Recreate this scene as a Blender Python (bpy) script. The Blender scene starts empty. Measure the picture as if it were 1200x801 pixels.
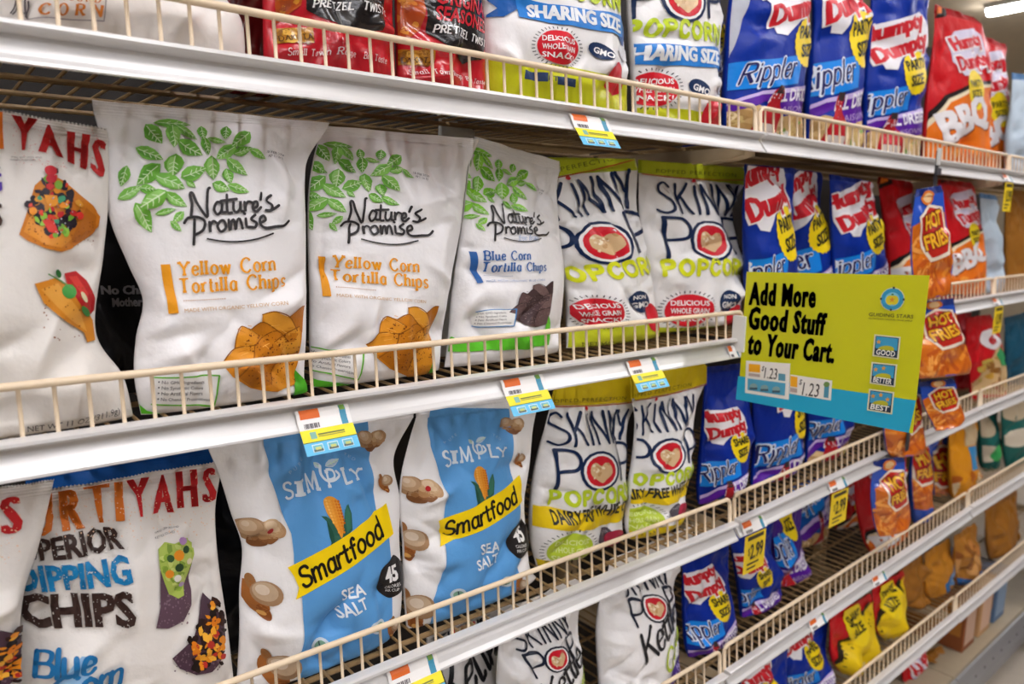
import bpy, bmesh, math, random
import numpy as np
from mathutils import Vector, Matrix, geometry

S = bpy.context.scene
COL = S.collection
# ------------------------------------------------------------------ camera, light, exposure
def make_camera():
    yaw, pit, rol = math.radians(50.56), math.radians(9.40), math.radians(0.775)
    fw = Vector((math.cos(yaw)*math.cos(pit), math.sin(yaw)*math.cos(pit), -math.sin(pit)))
    rt = Vector((math.sin(yaw), -math.cos(yaw), 0))
    up = rt.cross(fw)
    c, s = math.cos(rol), math.sin(rol)
    r2, u2 = rt*c+up*s, up*c-rt*s
    cam = bpy.data.cameras.new('camera'); o = bpy.data.objects.new('camera', cam); COL.objects.link(o)
    m = Matrix((r2, u2, -fw)).transposed().to_4x4(); m.translation = Vector((0, -0.688, 0))
    o.matrix_world = m
    cam.sensor_width = 36.0; cam.lens = 850.0/1200*36
    cam.clip_start = 0.02; cam.clip_end = 100
    cam.dof.use_dof = True; cam.dof.focus_distance = 0.84; cam.dof.aperture_fstop = 4.8
    S.camera = o
make_camera()
S.view_settings.view_transform = 'Standard'; S.view_settings.look = 'None'
S.view_settings.gamma = 1.0; S.view_settings.use_curve_mapping = False
S.view_settings.exposure = 0.0
LAMP = 51.0        # strength of the ceiling tubes
AMBIENT = 0.10     # light bounced around the rest of the store
W = bpy.data.worlds.new('world'); S.world = W; W.use_nodes = True
W.node_tree.nodes['Background'].inputs[0].default_value = (0.96, 0.98, 1.0, 1)
W.node_tree.nodes['Background'].inputs[1].default_value = AMBIENT

# ------------------------------------------------------------------ materials
def lin(h):
    h = h.lstrip('#'); v = [int(h[i:i+2], 16)/255 for i in (0, 2, 4)]
    return [x/12.92 if x <= .04045 else ((x+.055)/1.055)**2.4 for x in v]
MATS = {}
def mat(hexc, rough=.45, metal=0.0, kind='plain', emit=0.0):
    key = (hexc, rough, metal, kind, emit)
    if key in MATS: return MATS[key]
    m = bpy.data.materials.new('%s_%s' % (kind, hexc.lstrip('#'))); m.use_nodes = True
    nt = m.node_tree; b = nt.nodes['Principled BSDF']
    c = lin(hexc)+[1]
    b.inputs['Base Color'].default_value = c
    b.inputs['Roughness'].default_value = rough
    b.inputs['Metallic'].default_value = metal
    if emit:
        b.inputs['Emission Color'].default_value = c; b.inputs['Emission Strength'].default_value = emit
    tc = nt.nodes.new('ShaderNodeTexCoord')
    def noise(scale, detail=3, stretch=None):
        n = nt.nodes.new('ShaderNodeTexNoise'); n.inputs['Scale'].default_value = scale; n.inputs['Detail'].default_value = detail
        if stretch:
            mp = nt.nodes.new('ShaderNodeMapping'); mp.inputs['Scale'].default_value = stretch
            nt.links.new(tc.outputs['Object'], mp.inputs[0]); nt.links.new(mp.outputs[0], n.inputs['Vector'])
        else: nt.links.new(tc.outputs['Object'], n.inputs['Vector'])
        return n
    def bump(n, dist, strength=1.0):
        bp = nt.nodes.new('ShaderNodeBump'); bp.inputs['Distance'].default_value = dist; bp.inputs['Strength'].default_value = strength
        nt.links.new(n.outputs['Fac'], bp.inputs['Height']); nt.links.new(bp.outputs[0], b.inputs['Normal'])
    def vary(n, lo, hi):
        mr = nt.nodes.new('ShaderNodeMapRange'); mr.inputs['To Min'].default_value = lo; mr.inputs['To Max'].default_value = hi
        mx = nt.nodes.new('ShaderNodeMix'); mx.data_type = 'RGBA'; mx.blend_type = 'MULTIPLY'; mx.inputs[0].default_value = 1
        mx.inputs[6].default_value = c
        nt.links.new(n.outputs['Fac'], mr.inputs[0]); nt.links.new(mr.outputs[0], mx.inputs[7]); nt.links.new(mx.outputs[2], b.inputs['Base Color'])
    if kind == 'film':
        bump(noise(30, 4), .006, .6); b.inputs['Specular IOR Level'].default_value = .2
    elif kind == 'gloss_film':
        bump(noise(30, 4), .004, .8); b.inputs['Specular IOR Level'].default_value = .7
    elif kind == 'foil':
        bump(noise(60, 4), .003, .8)
    elif kind == 'paint':
        vary(noise(25, 4), .86, 1.06); bump(noise(180, 2), .0003, .5)
    elif kind == 'steel':
        n = noise(6, 5, (1, 14, 14)); vary(n, .78, 1.08)
        mr = nt.nodes.new('ShaderNodeMapRange'); mr.inputs['To Min'].default_value = rough-.1; mr.inputs['To Max'].default_value = rough+.15
        nt.links.new(n.outputs['Fac'], mr.inputs[0]); nt.links.new(mr.outputs[0], b.inputs['Roughness'])
    elif kind == 'board':
        vary(noise(9, 5), .85, 1.1); bump(noise(60, 3), .001, .4)
    elif kind == 'print':
        vary(noise(140, 3), .82, 1.12)
    MATS[key] = m
    return m
FILM_R = {}
def film(h): return mat(h, .42, 0, 'film')
def gloss(h): return mat(h, .2, 0, 'gloss_film')
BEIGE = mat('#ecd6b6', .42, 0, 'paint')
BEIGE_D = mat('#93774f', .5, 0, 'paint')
LIPM = mat('#e6e4e2', .34, .25, 'steel')

# ------------------------------------------------------------------ object helpers
def mesh_obj(name, verts, faces, mats, parent=None, idx=None, smooth=False):
    me = bpy.data.meshes.new(name)
    me.from_pydata([tuple(map(float, v)) for v in verts], [], [tuple(map(int, f)) for f in faces])
    for m in (mats if isinstance(mats, (list, tuple)) else [mats]): me.materials.append(m)
    if idx is not None: me.polygons.foreach_set('material_index', np.asarray(idx, dtype=np.int32))
    if smooth: me.polygons.foreach_set('use_smooth', np.ones(len(me.polygons), dtype=bool))
    me.update()
    o = bpy.data.objects.new(name, me); COL.objects.link(o)
    if parent: o.parent = parent
    return o
def empty(name, loc, label, cat, group=None, rot=None):
    o = bpy.data.objects.new(name, None); COL.objects.link(o); o.location = loc
    if rot: o.rotation_euler = rot
    o.empty_display_size = .05
    return tag(o, label, cat, group)
def tag(o, label, cat, group=None):
    o['label'] = label; o['category'] = cat
    if group: o['group'] = group
    return o
def struct(o): o['kind'] = 'structure'; return o
class MB:
    def __init__(s): s.v = []; s.f = []; s.m = []
    def add(s, vs, fs, m=0):
        k = len(s.v); s.v += [tuple(v) for v in vs]; s.f += [tuple(i+k for i in f) for f in fs]; s.m += [m]*len(fs)
    def box(s, a, b, m=0):
        x0, y0, z0 = a; x1, y1, z1 = b
        s.add([(x0,y0,z0),(x1,y0,z0),(x1,y1,z0),(x0,y1,z0),(x0,y0,z1),(x1,y0,z1),(x1,y1,z1),(x0,y1,z1)],
              [(0,3,2,1),(4,5,6,7),(0,1,5,4),(1,2,6,5),(2,3,7,6),(3,0,4,7)], m)
    def tube(s, pts, r, n=8, m=0):
        pts = [Vector(p) for p in pts]; rings = []
        for i, p in enumerate(pts):
            t = (pts[min(i+1, len(pts)-1)]-pts[max(i-1, 0)]).normalized()
            ref = Vector((0, 0, 1)) if abs(t.z) < .9 else Vector((0, 1, 0))
            u = t.cross(ref).normalized(); w = u.cross(t)
            rings.append([p+u*(r*math.cos(2*math.pi*k/n))+w*(r*math.sin(2*math.pi*k/n)) for k in range(n)])
        vs = [q for g in rings for q in g]; fs = []
        for i in range(len(pts)-1):
            for k in range(n):
                a = i*n+k; b = i*n+(k+1) % n; fs.append((a, b, b+n, a+n))
        fs.append(tuple(range(n))); fs.append(tuple(range(len(vs)-1, len(vs)-n-1, -1)))
        s.add(vs, fs, m)
    def extrude_x(s, prof, x0, x1, z0=0, z1=0, m=0, closed=True):
        n = len(prof)
        s.add([(x0, y, z+z0) for y, z in prof]+[(x1, y, z+z1) for y, z in prof],
              [(i, (i+1) % n, (i+1) % n+n, i+n) for i in range(n)]+[tuple(range(n))[::-1], tuple(range(n, 2*n))], m)
    def obj(s, name, mats, parent=None, smooth=False, bevel=0):
        o = mesh_obj(name, s.v, s.f, mats, parent, s.m, smooth)
        if bevel:
            b = o.modifiers.new('bevel', 'BEVEL'); b.width = bevel; b.segments = 2
        return o

# ------------------------------------------------------------------ skeleton lettering (strokes) for serif, script and thin faces
# each glyph: advance, strokes; '*' first marks a smooth curve. Baseline 0, capitals 1, x-height .66
def _g(a, *st):
    out = []
    for t in st:
        sm = t[0] == '*'; q = [float(x) for x in (t[1:] if sm else t).split()]
        out.append((sm, [(q[i], q[i+1]) for i in range(0, len(q), 2)]))
    return a, out
G = {
'A': _g(.84,'0 0 .4 1 .8 0','.14 .34 .66 .34'),'B': _g(.68,'0 0 0 1','*0 1 .3 1 .52 .9 .54 .7 .42 .54 .25 .52 0 .52','*0 .52 .3 .52 .54 .46 .64 .28 .54 .06 .3 0 0 0'),
'C': _g(.78,'*.72 .8 .58 .96 .38 1 .16 .88 .02 .62 .02 .38 .16 .12 .38 0 .58 .04 .73 .2'),'D': _g(.8,'0 0 0 1','*0 1 .3 1 .58 .9 .74 .6 .74 .4 .58 .1 .3 0 0 0'),
'E': _g(.62,'.56 0 0 0 0 1 .56 1','0 .52 .46 .52'),'F': _g(.6,'0 0 0 1 .56 1','0 .52 .44 .52'),
'G': _g(.8,'*.72 .82 .58 .96 .38 1 .16 .88 .02 .62 .02 .38 .16 .12 .38 0 .6 .05 .73 .16','.73 .16 .73 .46 .46 .46'),'H': _g(.76,'0 0 0 1','.7 0 .7 1','0 .52 .7 .52'),
'I': _g(.1,'0 0 0 1'),'J': _g(.5,'*.42 1 .42 .5 .42 .2 .3 .02 .12 .02 0 .2'),'K': _g(.7,'0 0 0 1','.62 1 0 .42','.2 .6 .66 0'),'L': _g(.58,'0 1 0 0 .52 0'),
'M': _g(.95,'0 0 .06 1 .45 .12 .84 1 .9 0'),'N': _g(.78,'0 0 0 1 .7 0 .7 1'),
'O': _g(.84,'*.4 1 .16 .88 .02 .62 .02 .38 .16 .12 .4 0 .64 .12 .78 .38 .78 .62 .64 .88 .4 1'),'P': _g(.66,'0 0 0 1','*0 1 .3 1 .54 .92 .62 .72 .54 .54 .3 .46 0 .46'),
'Q': _g(.84,'*.4 1 .16 .88 .02 .62 .02 .38 .16 .12 .4 0 .64 .12 .78 .38 .78 .62 .64 .88 .4 1','.5 .2 .8 -.06'),'R': _g(.7,'0 0 0 1','*0 1 .3 1 .54 .92 .6 .74 .54 .58 .3 .5 0 .5','.28 .5 .64 0'),
'S': _g(.62,'*.54 .84 .44 .97 .28 1 .1 .94 .03 .78 .08 .62 .28 .52 .5 .42 .57 .24 .5 .07 .3 0 .12 .03 .01 .17'),'T': _g(.78,'.36 0 .36 1','0 1 .72 1'),
'U': _g(.74,'*0 1 0 .5 .02 .25 .14 .04 .34 0 .54 .04 .66 .25 .68 .5 .68 1'),'V': _g(.76,'0 1 .36 0 .72 1'),'W': _g(1.05,'0 1 .24 0 .5 .85 .76 0 1 1'),
'X': _g(.7,'0 0 .64 1','0 1 .64 0'),'Y': _g(.74,'0 1 .35 .48 .7 1','.35 .48 .35 0'),'Z': _g(.66,'0 1 .6 1 0 0 .6 0'),
'a': _g(.54,'*.44 .52 .34 .64 .2 .66 .06 .52 .02 .3 .06 .1 .2 0 .34 .06 .44 .2','*.46 .66 .44 .4 .44 .12 .48 .02 .54 .02'),
'b': _g(.56,'0 1 0 0','*0 .5 .14 .66 .32 .64 .46 .48 .48 .28 .4 .08 .24 0 .08 .04 0 .16'),
'c': _g(.48,'*.42 .56 .3 .66 .16 .64 .04 .48 .02 .26 .1 .06 .24 0 .36 .03 .44 .14'),
'd': _g(.56,'.47 1 .47 0','*.47 .5 .34 .65 .2 .66 .06 .52 .02 .3 .06 .1 .2 0 .34 .04 .47 .18'),
'e': _g(.5,'*.04 .34 .24 .36 .43 .4 .4 .58 .26 .66 .12 .6 .03 .42 .03 .22 .1 .06 .24 0 .36 .04 .46 .16'),
'f': _g(.36,'*.36 .9 .28 1 .17 .94 .13 .78 .13 .4 .13 0','0 .64 .3 .64'),
'g': _g(.54,'*.44 .5 .32 .64 .2 .66 .06 .52 .02 .32 .08 .12 .2 .06 .34 .12 .44 .26','*.46 .64 .45 .2 .44 -.1 .34 -.28 .16 -.3 .03 -.22'),
'h': _g(.54,'0 1 0 0','*0 .44 .12 .6 .28 .66 .4 .58 .43 .42 .43 0'),'i': _g(.12,'0 .64 0 0','-.01 .86 .01 .87'),
'k': _g(.5,'0 1 0 0','.38 .62 0 .24','.12 .36 .44 0'),'l': _g(.12,'0 1 0 0'),
'm': _g(.82,'0 .64 0 0','*0 .44 .12 .6 .24 .66 .34 .58 .36 .42 .36 0','*.36 .44 .48 .6 .6 .66 .7 .58 .72 .42 .72 0'),
'n': _g(.54,'0 .64 0 0','*0 .44 .12 .6 .28 .66 .4 .58 .43 .42 .43 0'),
'o': _g(.54,'*.25 .66 .1 .58 .02 .42 .02 .24 .1 .08 .25 0 .4 .08 .48 .24 .48 .42 .4 .58 .25 .66'),
'p': _g(.56,'0 .64 0 -.32','*0 .5 .14 .65 .3 .65 .44 .52 .48 .32 .42 .1 .28 0 .12 .02 0 .14'),
'r': _g(.3,'0 .64 0 0','*0 .4 .1 .56 .2 .65 .34 .62'),'s': _g(.42,'*.36 .55 .28 .65 .14 .65 .04 .54 .08 .4 .22 .33 .35 .24 .37 .1 .26 .01 .12 .01 .01 .12'),
't': _g(.36,'*.14 .9 .13 .5 .13 .14 .2 .01 .33 .06','0 .64 .3 .64'),'u': _g(.54,'*0 .64 0 .3 .03 .08 .16 0 .3 .06 .42 .2','.43 .64 .43 0'),
'v': _g(.5,'0 .64 .22 0 .44 .64'),'w': _g(.74,'0 .64 .17 0 .34 .58 .51 0 .68 .64'),'x': _g(.46,'0 0 .4 .64','0 .64 .4 0'),'y': _g(.5,'0 .64 .22 .04','*.44 .64 .22 .04 .12 -.22 .0 -.3'),
'z': _g(.44,'0 .64 .38 .64 0 0 .4 0'),"'": _g(.14,'.06 1 .02 .8'),'.': _g(.14,'.02 .02 .03 .03'),'&': _g(.7,'.6 0 .1 .75 .2 .98 .36 .9 .34 .7 .04 .4 .02 .15 .2 0 .4 .1 .6 .4'),
' ': (.34, []),
}
def smooth_pts(p, n=5):
    if len(p) < 3: return p
    q = [p[0]]+list(p)+[p[-1]]
    if p[0] == p[-1]: q = [p[-2]]+list(p)+[p[1]]
    out = []
    for i in range(1, len(q)-2):
        a, b, c, d = (np.array(x) for x in q[i-1:i+3])
        for k in range(n):
            t = k/n
            out.append(tuple(.5*((2*b)+(-a+c)*t+(2*a-5*b+4*c-d)*t*t+(-a+3*b-3*c+d)*t**3)))
    out.append(tuple(p[-1])); return out
def ribbon(pts, wf):
    """strip of quads along pts; wf(direction) gives the width"""
    pts = [np.array(p, float) for p in pts]; n = len(pts); V = []; F = []
    closed = n > 3 and np.allclose(pts[0], pts[-1])
    for i in range(n):
        a = pts[i-1] if i > 0 else (pts[-2] if closed else pts[0]); b = pts[i+1] if i < n-1 else (pts[1] if closed else pts[-1])
        t = b-a; t = t/(np.hypot(*t)+1e-9); w = wf(t)/2; nn = np.array([-t[1], t[0]])
        V += [pts[i]+nn*w, pts[i]-nn*w]
    for i in range(n-1): F.append((2*i, 2*i+1, 2*i+3, 2*i+2))
    return V, F
def disc(c, rx, ry=None, n=10, ang=0):
    ry = ry or rx; ca, sa = math.cos(ang), math.sin(ang)
    return [(c[0]+rx*math.cos(t)*ca-ry*math.sin(t)*sa, c[1]+rx*math.cos(t)*sa+ry*math.sin(t)*ca) for t in (2*math.pi*k/n for k in range(n))]
def stroke_geo(strokes, width, nib=0.0, caps=True, serif=0.0):
    """strokes in glyph units -> verts, faces.  nib: thin horizontals; serif: slab length"""
    V = []; F = []
    def put(v, f):
        k = len(V); V.extend(v); F.extend([tuple(i+k for i in q) for q in f])
    wf = lambda t: width*(1-nib*(t[0]*t[0]))
    for sm, p in strokes:
        if sm: put(*ribbon(smooth_pts(p), wf))
        else:
            for i in range(len(p)-1):
                put(*ribbon(p[i:i+2], wf))
        if caps or not sm:
            ends = ([p[0], p[-1]] if sm else p)
            if not sm and not caps: ends = p[1:-1]
            for e in ends:
                d = disc(e, width*(.5 if caps else .5*(1-nib*.6))); put(d, [tuple(range(len(d)))])
        if serif and not sm:
            for e, q in ((p[0], p[1]), (p[-1], p[-2])):
                if abs(e[1]-q[1]) > .25 and (abs(e[1]) < .02 or e[1] > .6 or e[1] < -.25):
                    h = width*(1-nib)*.5+.02; dx = serif if abs(e[1]) < .02 or e[1] > .9 or e[1] < -.25 else serif*.6
                    x0 = e[0]-serif; x1 = e[0]+(serif if dx == serif else .02)
                    y0 = e[1] if e[1] < .3 else e[1]-2*h
                    put([(x0, y0), (x1, y0), (x1, y0+2*h), (x0, y0+2*h)], [(0, 1, 2, 3)])
    return V, F
def skel_text(txt, width, nib=0, caps=True, serif=0, gap=.16, shear=0):
    V = []; F = []; x = 0
    for ch in txt:
        adv, st = G.get(ch, G[' '])
        v, f = stroke_geo(st, width, nib, caps, serif)
        k = len(V); V += [(q[0]+x+shear*q[1], q[1]) for q in v]; F += [tuple(i+k for i in g) for g in f]
        x += adv+gap
    V = np.array(V); x0 = V[:, 0].min()
    V[:, 0] -= x0
    return V, F, V[:, 0].max(), 1.0
_BF = {}
def heavy(V, F, dx):
    """embolden sideways: the lettering repeated with small shifts"""
    n = len(V); k = 5; out = [V+np.array([dx*(2*i/(k-1)-1), 0]) for i in range(k)]
    W_ = np.concatenate(out); W_[:, 0] -= W_[:, 0].min()
    return W_, [tuple(j+i*n for j in f) for i in range(k) for f in F], W_[:, 0].max()
def bf_text(txt, bold=0.0, spacing=1.0):
    """built-in sans lettering as flat triangles"""
    key = (txt, bold, spacing)
    if key in _BF: return _BF[key]
    cu = bpy.data.curves.new('t', 'FONT'); cu.body = txt; cu.size = 1; cu.offset = bold; cu.resolution_u = 2; cu.space_character = spacing
    o = bpy.data.objects.new('t', cu); COL.objects.link(o)
    dg = bpy.context.evaluated_depsgraph_get(); dg.update()
    me = bpy.data.meshes.new_from_object(o.evaluated_get(dg))
    V = np.array([v.co[:2] for v in me.vertices]); F = [tuple(p.vertices) for p in me.polygons]
    bpy.data.objects.remove(o); bpy.data.curves.remove(cu); bpy.data.meshes.remove(me)
    V[:, 0] -= V[:, 0].min()
    cap = .73 if any(c.isupper() or c.isdigit() for c in txt) else .73
    _BF[key] = (V, F, V[:, 0].max(), cap)
    return _BF[key]

# ------------------------------------------------------------------ flat artwork (what is printed on a pack)
SUBTEXT = {'size_badge': 'size_lettering', 'snack_badge': 'badge_lettering', 'sharing_ribbon': 'ribbon_lettering', 'flavor_ribbon': 'ribbon_lettering', 'flavor_band': 'band_lettering', 'claims_panel': 'claims_lettering', 'claims_badge': 'badge_lettering',
           'calorie_badge': 'calorie_lettering', 'title_panel': 'panel_lettering', 'product_window': 'window_lettering', 'good_icon': 'icon_lettering', 'better_icon': 'icon_lettering', 'best_icon': 'icon_lettering', 'price_label': 'price_lettering', 'top_band': 'band_lettering', 'star_emblem': 'emblem_lettering', 'yellow_banner': 'banner_lettering', 'flavor_panel': 'panel_lettering'}
class Art:
    """print layers in print units (x right, y down); every item belongs to a named part"""
    def __init__(s, grid=6.0): s.items = []; s.o = (0, 0); s.k = 1.0; s.grid = grid; s.n = 0; s.part = 'artwork'; s.cache = None
    def fr(s, ox, oy, k): s.o = (ox, oy); s.k = k; return s
    def p(s, name): s.part = name; return s
    def raw(s, V, F, col, z=1):
        V = np.array(V, float)/s.k+np.array(s.o); s.n += 1
        s.items.append((s.part, V, F, col, z*.00028+s.n*.0000012)); return s
    def poly(s, pts, col, z=1, smooth=False):
        if smooth: pts = smooth_pts(list(pts)+[pts[0]], 4)[:-1]
        vs = [Vector((p[0], p[1], 0)) for p in pts]
        tri = geometry.tessellate_polygon([vs])
        return s.raw(pts, [tuple(t) for t in tri], col, z)
    def xy(s, q, col, z=1, smooth=False):
        q = [float(v) for v in q.split()]; return s.poly([(q[i], q[i+1]) for i in range(0, len(q), 2)], col, z, smooth)
    def ell(s, x, y, rx, ry, col, z=1, ang=0, n=18): return s.poly(disc((x, y), rx, ry, n, math.radians(ang)), col, z)
    def rect(s, x0, y0, x1, y1, col, z=1): return s.poly([(x0, y0), (x1, y0), (x1, y1), (x0, y1)], col, z)
    def line(s, q, w, col, z=2, smooth=True):
        q = [float(v) for v in q.split()]; p = [(q[i], q[i+1]) for i in range(0, len(q), 2)]
        V, F = stroke_geo([(smooth and len(p) > 2, p)], w); return s.raw(V, F, col, z)
    def ring(s, x, y, rx, ry, w, col, z=2):
        p = disc((x, y), rx, ry, 28); p.append(p[0]); V, F = ribbon(p, lambda t: w); return s.raw(V, F, col, z)
    def text(s, txt, x0, y0, x1, y1, h, col, z=3, font='sans', bold=.0, slant=0, **kw):
        """baseline from (x0,y0) to (x1,y1), capital height h"""
        if font == 'sans':
            V, F, w, cap = bf_text(txt, min(bold, .03), kw.get('sp', 1.0))
            if bold > .03: V, F, w = heavy(V, F, bold-.018)
        elif font == 'serif': V, F, w, cap = skel_text(txt, kw.get('width', .185), kw.get('nib', .42), False, kw.get('serif', .15), kw.get('gap', .25))
        elif font == 'slab': V, F, w, cap = skel_text(txt, kw.get('width', .16), kw.get('nib', .15), False, kw.get('serif', .13), kw.get('gap', .3))
        elif font == 'round': V, F, w, cap = skel_text(txt, kw.get('width', .2), 0, True, 0, kw.get('gap', .28))
        elif font == 'script': V, F, w, cap = skel_text(txt, kw.get('width', .13), kw.get('nib', .35), True, 0, kw.get('gap', .1), .28)
        else: V, F, w, cap = skel_text(txt, kw.get('width', .06), 0, True, 0, kw.get('gap', .2))
        V = np.array(V, float); d = np.array([x1-x0, y1-y0], float); L = np.hypot(*d)
        ux = d/w; up = np.array([d[1], -d[0]])/L*h/cap
        if up[1] > 0: up = -up
        if slant: up = up+d/L*slant*h/cap
        P = np.array([x0, y0])+V[:, :1]*ux+V[:, 1:]*up; keep = s.part
        base = keep.split('#')[0]
        if base in SUBTEXT: s.part = keep+'>'+SUBTEXT[base]
        s.raw(P, F, col, z); s.part = keep; return s
    def tquad(s, txt, q, col, z=3, bold=.04):
        """one glyph filling the quad TL TR BR BL"""
        V, F, w, cap = bf_text(txt, .0); V, F, w = heavy(V, F, bold*1.35); q = [float(v) for v in q.split()]; q = np.array(q).reshape(4, 2)
        lo, hi = V.min(0), V.max(0); U = (V-lo)/(hi-lo)
        u, v = U[:, :1], 1-U[:, 1:]
        P = (q[0]*(1-u)+q[1]*u)*(1-v)+(q[3]*(1-u)+q[2]*u)*v
        return s.raw(P, F, col, z)
    def blobs(s, seed, n, box, r, cols, z=2, inside=None):
        R = random.Random(seed)
        for i in range(n):
            x = R.uniform(box[0], box[2]); y = R.uniform(box[1], box[3]); a = R.uniform(r[0], r[1])
            if inside and not inside(x, y): continue
            e = R.uniform(.45, .9); g = R.uniform(0, 3.1); c_, s_ = math.cos(g), math.sin(g); q = []
            for k in range(9):
                t = k*2*math.pi/9; j = R.uniform(.72, 1.18)*a; u, w = math.cos(t)*j, math.sin(t)*j*e; q.append((x+u*c_-w*s_, y+u*s_+w*c_))
            s.poly(q, R.choice(cols), z)
        return s
    def specks(s, seed, n, box, r, col, z=4):
        R = random.Random(seed)
        for i in range(n):
            x = R.uniform(box[0], box[2]); y = R.uniform(box[1], box[3]); s.poly(disc((x, y), R.uniform(*r), None, 5, R.uniform(0, 3)), col, z)
        return s
    def baked(s):
        """{part: (verts xy, offset, faces, colour index, colours)}, cut along a grid so it follows a curved face"""
        if s.cache: return s.cache
        out = {}
        for part in dict.fromkeys(i[0] for i in s.items):
            bm = bmesh.new(); cols = []
            for pt, V, F, col, off in s.items:
                if pt != part: continue
                if col not in cols: cols.append(col)
                ci = cols.index(col); vs = [bm.verts.new((p[0], p[1], off)) for p in V]
                for f in F:
                    f = tuple(dict.fromkeys(f))
                    if len(f) < 3: continue
                    try: bm.faces.new([vs[i] for i in f]).material_index = ci
                    except ValueError: pass
            bmesh.ops.triangulate(bm, faces=[f for f in bm.faces if len(f.verts) > 4])
            co = np.array([v.co[:] for v in bm.verts])
            for ax in (0, 1):
                lo, hi = co[:, ax].min(), co[:, ax].max()
                n = (Vector((1, 0, 0)) if ax == 0 else Vector((0, 1, 0)))
                k = math.ceil(lo/s.grid)
                while k*s.grid < hi:
                    x = k*s.grid
                    ed = [e for e in bm.edges if (e.verts[0].co[ax]-x)*(e.verts[1].co[ax]-x) < 0]
                    if ed:
                        fs = {f for e in ed for f in e.link_faces}
                        g = list(fs)+list({e for f in fs for e in f.edges})+list({v for f in fs for v in f.verts})
                        bmesh.ops.bisect_plane(bm, geom=g, dist=1e-6, plane_co=n*x, plane_no=n)
                    k += 1
            bm.verts.index_update()
            V = np.array([v.co[:] for v in bm.verts])
            F = [tuple(v.index for v in f.verts) for f in bm.faces]; M = [f.material_index for f in bm.faces]
            bm.free()
            out[part] = (V[:, :2], V[:, 2], F, M, cols)
        s.cache = out
        return out
def homography(src, dst):
    A = []; B = []
    for (x, y), (u, v) in zip(src, dst):
        A += [[x, y, 1, 0, 0, 0, -u*x, -u*y], [0, 0, 0, x, y, 1, -v*x, -v*y]]; B += [u, v]
    return np.append(np.linalg.solve(np.array(A, float), np.array(B, float)), 1).reshape(3, 3)
def hmap(H, P):
    Q = np.c_[P, np.ones(len(P))]@H.T; return Q[:, :2]/Q[:, 2:]

# ------------------------------------------------------------------ printed designs
WHITE='#f4f2f0'; NAVY='#17294d'
def leaf(A, x0, y0, x1, y1, w, col, vein):
    a, b = np.array([x0, y0], float), np.array([x1, y1], float); d = b-a; n = np.array([-d[1], d[0]])/np.hypot(*d)*w/2
    pr = [(0, 0), (.15, .62), (.38, 1), (.6, .86), (.82, .45), (1, 0)]
    A.poly([tuple(a+d*t+n*k) for t, k in pr]+[tuple(a+d*t-n*k) for t, k in pr[-2:0:-1]], col, 1)
    A.poly([tuple(a+d*t+n*k*.55+n*.12) for t, k in pr[1:5]]+[tuple(a+d*.9), tuple(a+d*.1)], vein, 2)
    for s_ in (.34, .54, .72):
        for g in (1, -1):
            q = a+d*s_; r = q+d*.11+n*g*.42; A.line('%f %f %f %f' % (*q, *r), w*.05, '#d8efc0', 3)
    A.line('%f %f %f %f' % (*(a+d*.1), *(a+d*.94)), w*.055, '#d8efc0', 3)
LEAVES = '''360 120 520 130 38;320 128 380 218 58;440 130 428 238 62;463 138 542 203 36;580 138 582 200 44;586 192 596 274 46;608 196 692 212 24;700 140 692 196 44;806 170 724 232 54;738 234 643 292 52;733 268 803 245 38;800 252 878 292 32;274 238 382 294 52;454 214 560 278 62;440 276 432 378 72;372 322 266 416 72;216 332 190 422 44;468 388 578 344 58;358 374 472 438 62;610 288 614 394 68;698 296 782 372 48;690 344 700 416 52;612 418 686 450 46;688 428 778 458 40;488 404 526 436 26;182 484 282 430 46;274 438 346 450 40;382 458 272 532 62;384 462 478 524 48;254 516 318 642 58;338 560 432 540 26;466 554 418 602 32;408 598 452 642 26'''
def script_natures(A, col):
    for q in ('500 572 506 520 500 472 512 466 530 515 572 578 574 520 582 452 592 440','645 515 622 508 606 540 620 566 640 548 646 514 643 552 662 556',
              '672 474 668 520 670 556 688 558','640 503 716 494','700 510 698 542 710 556 728 540 733 503 731 545 744 552','752 508 753 552 756 524 770 506 788 510',
              '790 538 812 526 810 506 794 512 790 540 806 552 828 532','840 464 830 496','888 476 862 500 886 522 878 546 852 546','878 546 900 534 918 522',
              '514 590 512 650 508 706','468 606 486 582 528 578 560 598 552 638 514 662','582 602 584 650 586 616 600 598 614 606','636 596 618 620 632 646 656 630 651 599 636 596',
              '672 592 675 642 682 606 696 592 702 637 709 600 724 588 734 632','752 586 754 622 766 626','746 562 749 563','798 568 778 588 801 606 794 626 772 626',
              '820 606 846 592 838 572 820 586 822 616 846 630 900 622 940 616 968 592'):
        A.line(q, 13, col, 3)
    A.line('570 680 640 692 720 693 800 680 878 653', 8, col, 3)
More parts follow.
